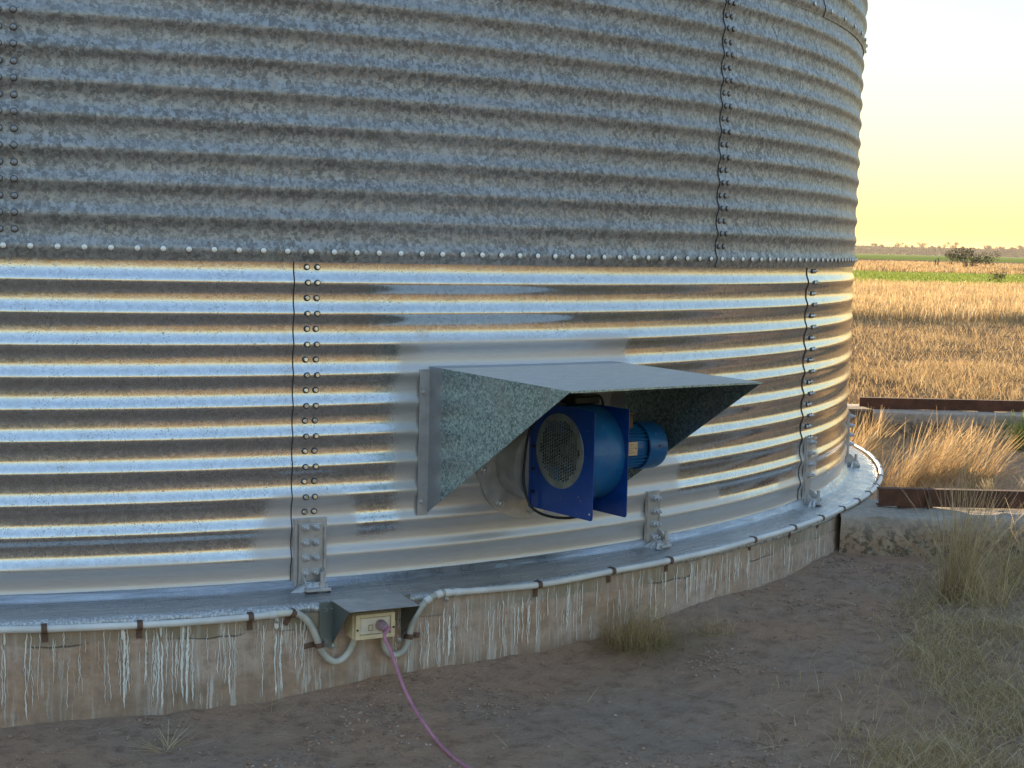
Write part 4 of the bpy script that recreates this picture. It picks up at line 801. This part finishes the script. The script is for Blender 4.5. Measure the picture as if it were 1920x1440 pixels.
def all_dirt(n):
    x = rng.uniform(-2.2, 2.6, n*3); y = rng.uniform(3.3, 6.9, n*3); k = rng.random(n*3) < .05+.95*sstep(.48, .68, fbm(x*2.6+1, y*2.6+4, 4)); return x[k][:n], y[k][:n]
lumps('soil_clods', 34000, all_dirt, .0010, .011, mat_simple('clod', (.36, .235, .165), .95, 0, 10, .4, .3), 'small clods and crumbs of soil on the dirt by the foundation', 'soil')
lumps('pebbles', 3500, all_dirt, .0015, .008, M_STONE, 'small pale pebbles scattered on the dirt', 'pebbles')

# ------------------------------------------------------------------ trees
def clumpcloud(n, cs, rs, size, seedtone=(.0, 1.0)):
    k = rng.integers(0, len(cs), n); cs = np.array(cs); rs = np.array(rs); u = rng.normal(0, 1, (n, 3)); u /= np.linalg.norm(u, axis=1)[:, None]; rr = rng.random(n)**.45
    P = cs[k]+u*rs[k]*rr[:, None]; a = rng.normal(0, 1, (n, 3)); a /= np.linalg.norm(a, axis=1)[:, None]; b = np.cross(a, rng.normal(0, 1, (n, 3))); b /= np.linalg.norm(b, axis=1)[:, None]
    s = size*(.5+rng.random(n))[:, None]; V = np.stack([P-a*s, P+b*s*.6, P+a*s, P-b*s*.6], 1).reshape(-1, 3); F = (np.arange(n)*4)[:, None]+np.arange(4)[None]; T = np.repeat(np.clip(seedtone[0]+(seedtone[1]-seedtone[0])*rng.random(n), 0, 1), 4); return V, F, T
def tree(name, label, cat, x, y, z, h, w, nleaf, size, leafm, group=None, stems=3, multi=False):
    t = thing(name, label, cat, Matrix.Translation((x, y, z)), group); tr = MB(); cs = []; rs = []
    for k in range(stems):
        ang = rng.random()*6.28; sx = w*.5*(rng.random()*.9+.1)*math.cos(ang); sy = w*.4*math.sin(ang); top = h*(.6+.28*rng.random())
        b0 = (sx*.25 if not multi else sx*.35, sy*.2, -.02*h); P = catmull([b0, (sx*.35+.03*h*rng.normal(), sy*.3, h*.22), (sx*.75, sy*.7, h*.45), (sx, sy, top)], 3); n_ = len(P); tr.tube(P, [max(.004*h, .024*h*(1-.85*i/n_)) for i in range(n_)], 6)
        for q in range(3):
            o_ = Vector((sx, sy, top))+Vector((rng.normal()*w*.16, rng.normal()*w*.16, rng.normal()*h*.08)); cs.append((o_.x, o_.y, min(o_.z, h*.86) if not multi else h*(.30+.55*rng.random()))); rs.append((w*(.14+.13*rng.random()), w*(.14+.13*rng.random()), h*(.08+.08*rng.random())*(1.9 if multi else 1)))
            tr.tube([P[n_//2], (P[n_//2]+o_)*.5+Vector((0, 0, .02*h)), o_], [.010*h, .007*h, .003*h], 5)
    tr.obj('trunk', M_BARK, t, WM[t.name]); v, f, tn = clumpcloud(nleaf, cs, rs, size)
    obj('crown', mesh_from('crown', v, f, False, None, {'tone': tn}), leafm, t, WM[t.name]); return t
tree('paddock_tree', 'lone bushy tree with two stems standing in the brown strip of the paddock', 'tree', 43.2, 147, -1.37, 2.25, 3.0, 2200, .07, M_LEAF, None, 7, True)
for i, (px, h) in enumerate(((1743, .75), (1748, .95))):
    b = MB(); b.cyl((0, 0, -.1), (.03, 0, h), .07, .06, 8); tag(b.obj('fence_post', M_BARK, None, Matrix.Translation(((px-960)/2870*165, 165, -1.37))), ('shorter of the two old posts standing in the brown strip', 'taller of the two old posts standing in the brown strip')[i], 'post', 'old posts in the brown strip')
tree('scrub_bush', 'small scrubby bush at the edge of the green strip, right of the lone tree', 'bush', (1866-960)/2870*75, 75, -1.36, .62, .7, 420, .03, M_LEAF, None, 6, True)
# far tree line: a low mass plus the crowns that stand out of it
DF = 1250; n = 44000; a = rng.uniform(.12, .50, n); dd = DF+rng.random(n)*120; xx = np.tan(a)*dd; hh = 3.9+4.6*fbm(xx*.03, xx*0, 3); zz = -1.3+hh*rng.random(n)**.7
cs_ = rng.normal(0, 1, (n, 3)); s_ = (.5+.7*rng.random(n))[:, None]; Pn = np.stack([xx, dd, zz], 1); ax = cs_/np.linalg.norm(cs_, axis=1)[:, None]; bx_ = np.cross(ax, rng.normal(0, 1, (n, 3))); bx_ /= np.linalg.norm(bx_, axis=1)[:, None]
V = np.stack([Pn-ax*s_, Pn+bx_*s_*.7, Pn+ax*s_, Pn-bx_*s_*.7], 1).reshape(-1, 3); F = (np.arange(n)*4)[:, None]+np.arange(4)[None]
o = obj('distant_woodland', mesh_from('distant_woodland', V, F, False, None, {'tone': np.repeat(rng.random(n), 4)}), M_FAR); tag(o, 'low hazy belt of trees along the horizon', 'woodland', None, 'stuff')
FT = [(1625, 7.4), (1645, 6.6), (1672, 8.3), (1691, 6.8), (1719, 8.8), (1735, 6.6), (1753, 7.8), (1777, 9.4), (1790, 6.4), (1838, 8.0), (1846, 7.2), (1870, 7.0), (1886, 6.8), (1898, 8.6), (1912, 7.8), (1935, 8.0)]
for i, (px, h) in enumerate(FT):
    tree('eucalypt', 'hazy gum tree on the horizon, number %d from the left' % (i+1) if False else ['hazy gum tree at the left end of the horizon trees, beside the silo', 'short gum tree second in the horizon line', 'open-topped gum tree left in the horizon line', 'low gum tree in the left half of the horizon line', 'round-topped gum tree in the left half of the horizon line', 'low gum tree between two taller crowns on the horizon', 'spreading gum tree left of the tallest horizon crown', 'tallest gum tree on the horizon, left of the lone tree', 'low gum tree right of the tallest horizon crown', 'gum tree whose crown shows just above the lone tree', 'gum tree right behind the lone tree', 'rounded gum tree right of the lone tree on the horizon', 'low gum tree right of the lone tree on the horizon', 'tall gum tree near the right end of the horizon line', 'gum tree at the right edge of the horizon line', 'gum tree just beyond the right edge of the horizon line'][i], 'tree',
         (px-960)/2870*(DF-10), DF-10, -1.4, h*1.25, h*.85, 420, .36, M_FAR, 'gum trees standing along the horizon', 4)

# ------------------------------------------------------------------ haze
hz = bpy.data.materials.new('air_haze'); hz.use_nodes = True; hz.node_tree.nodes.clear(); ho = hz.node_tree.nodes.new('ShaderNodeOutputMaterial'); hv = hz.node_tree.nodes.new('ShaderNodeVolumePrincipled')
hv.inputs['Color'].default_value = (.95, .90, .84, 1); hv.inputs['Density'].default_value = .00013; hv.inputs['Anisotropy'].default_value = .3; hz.node_tree.links.new(hv.outputs[0], ho.inputs['Volume'])
b = MB(); b.box(-3500, 3500, -3500, 3500, -3.5, 12.0); o = b.obj('haze', hz); tag(o, 'thin warm evening haze over the paddocks', 'haze', None, 'stuff')
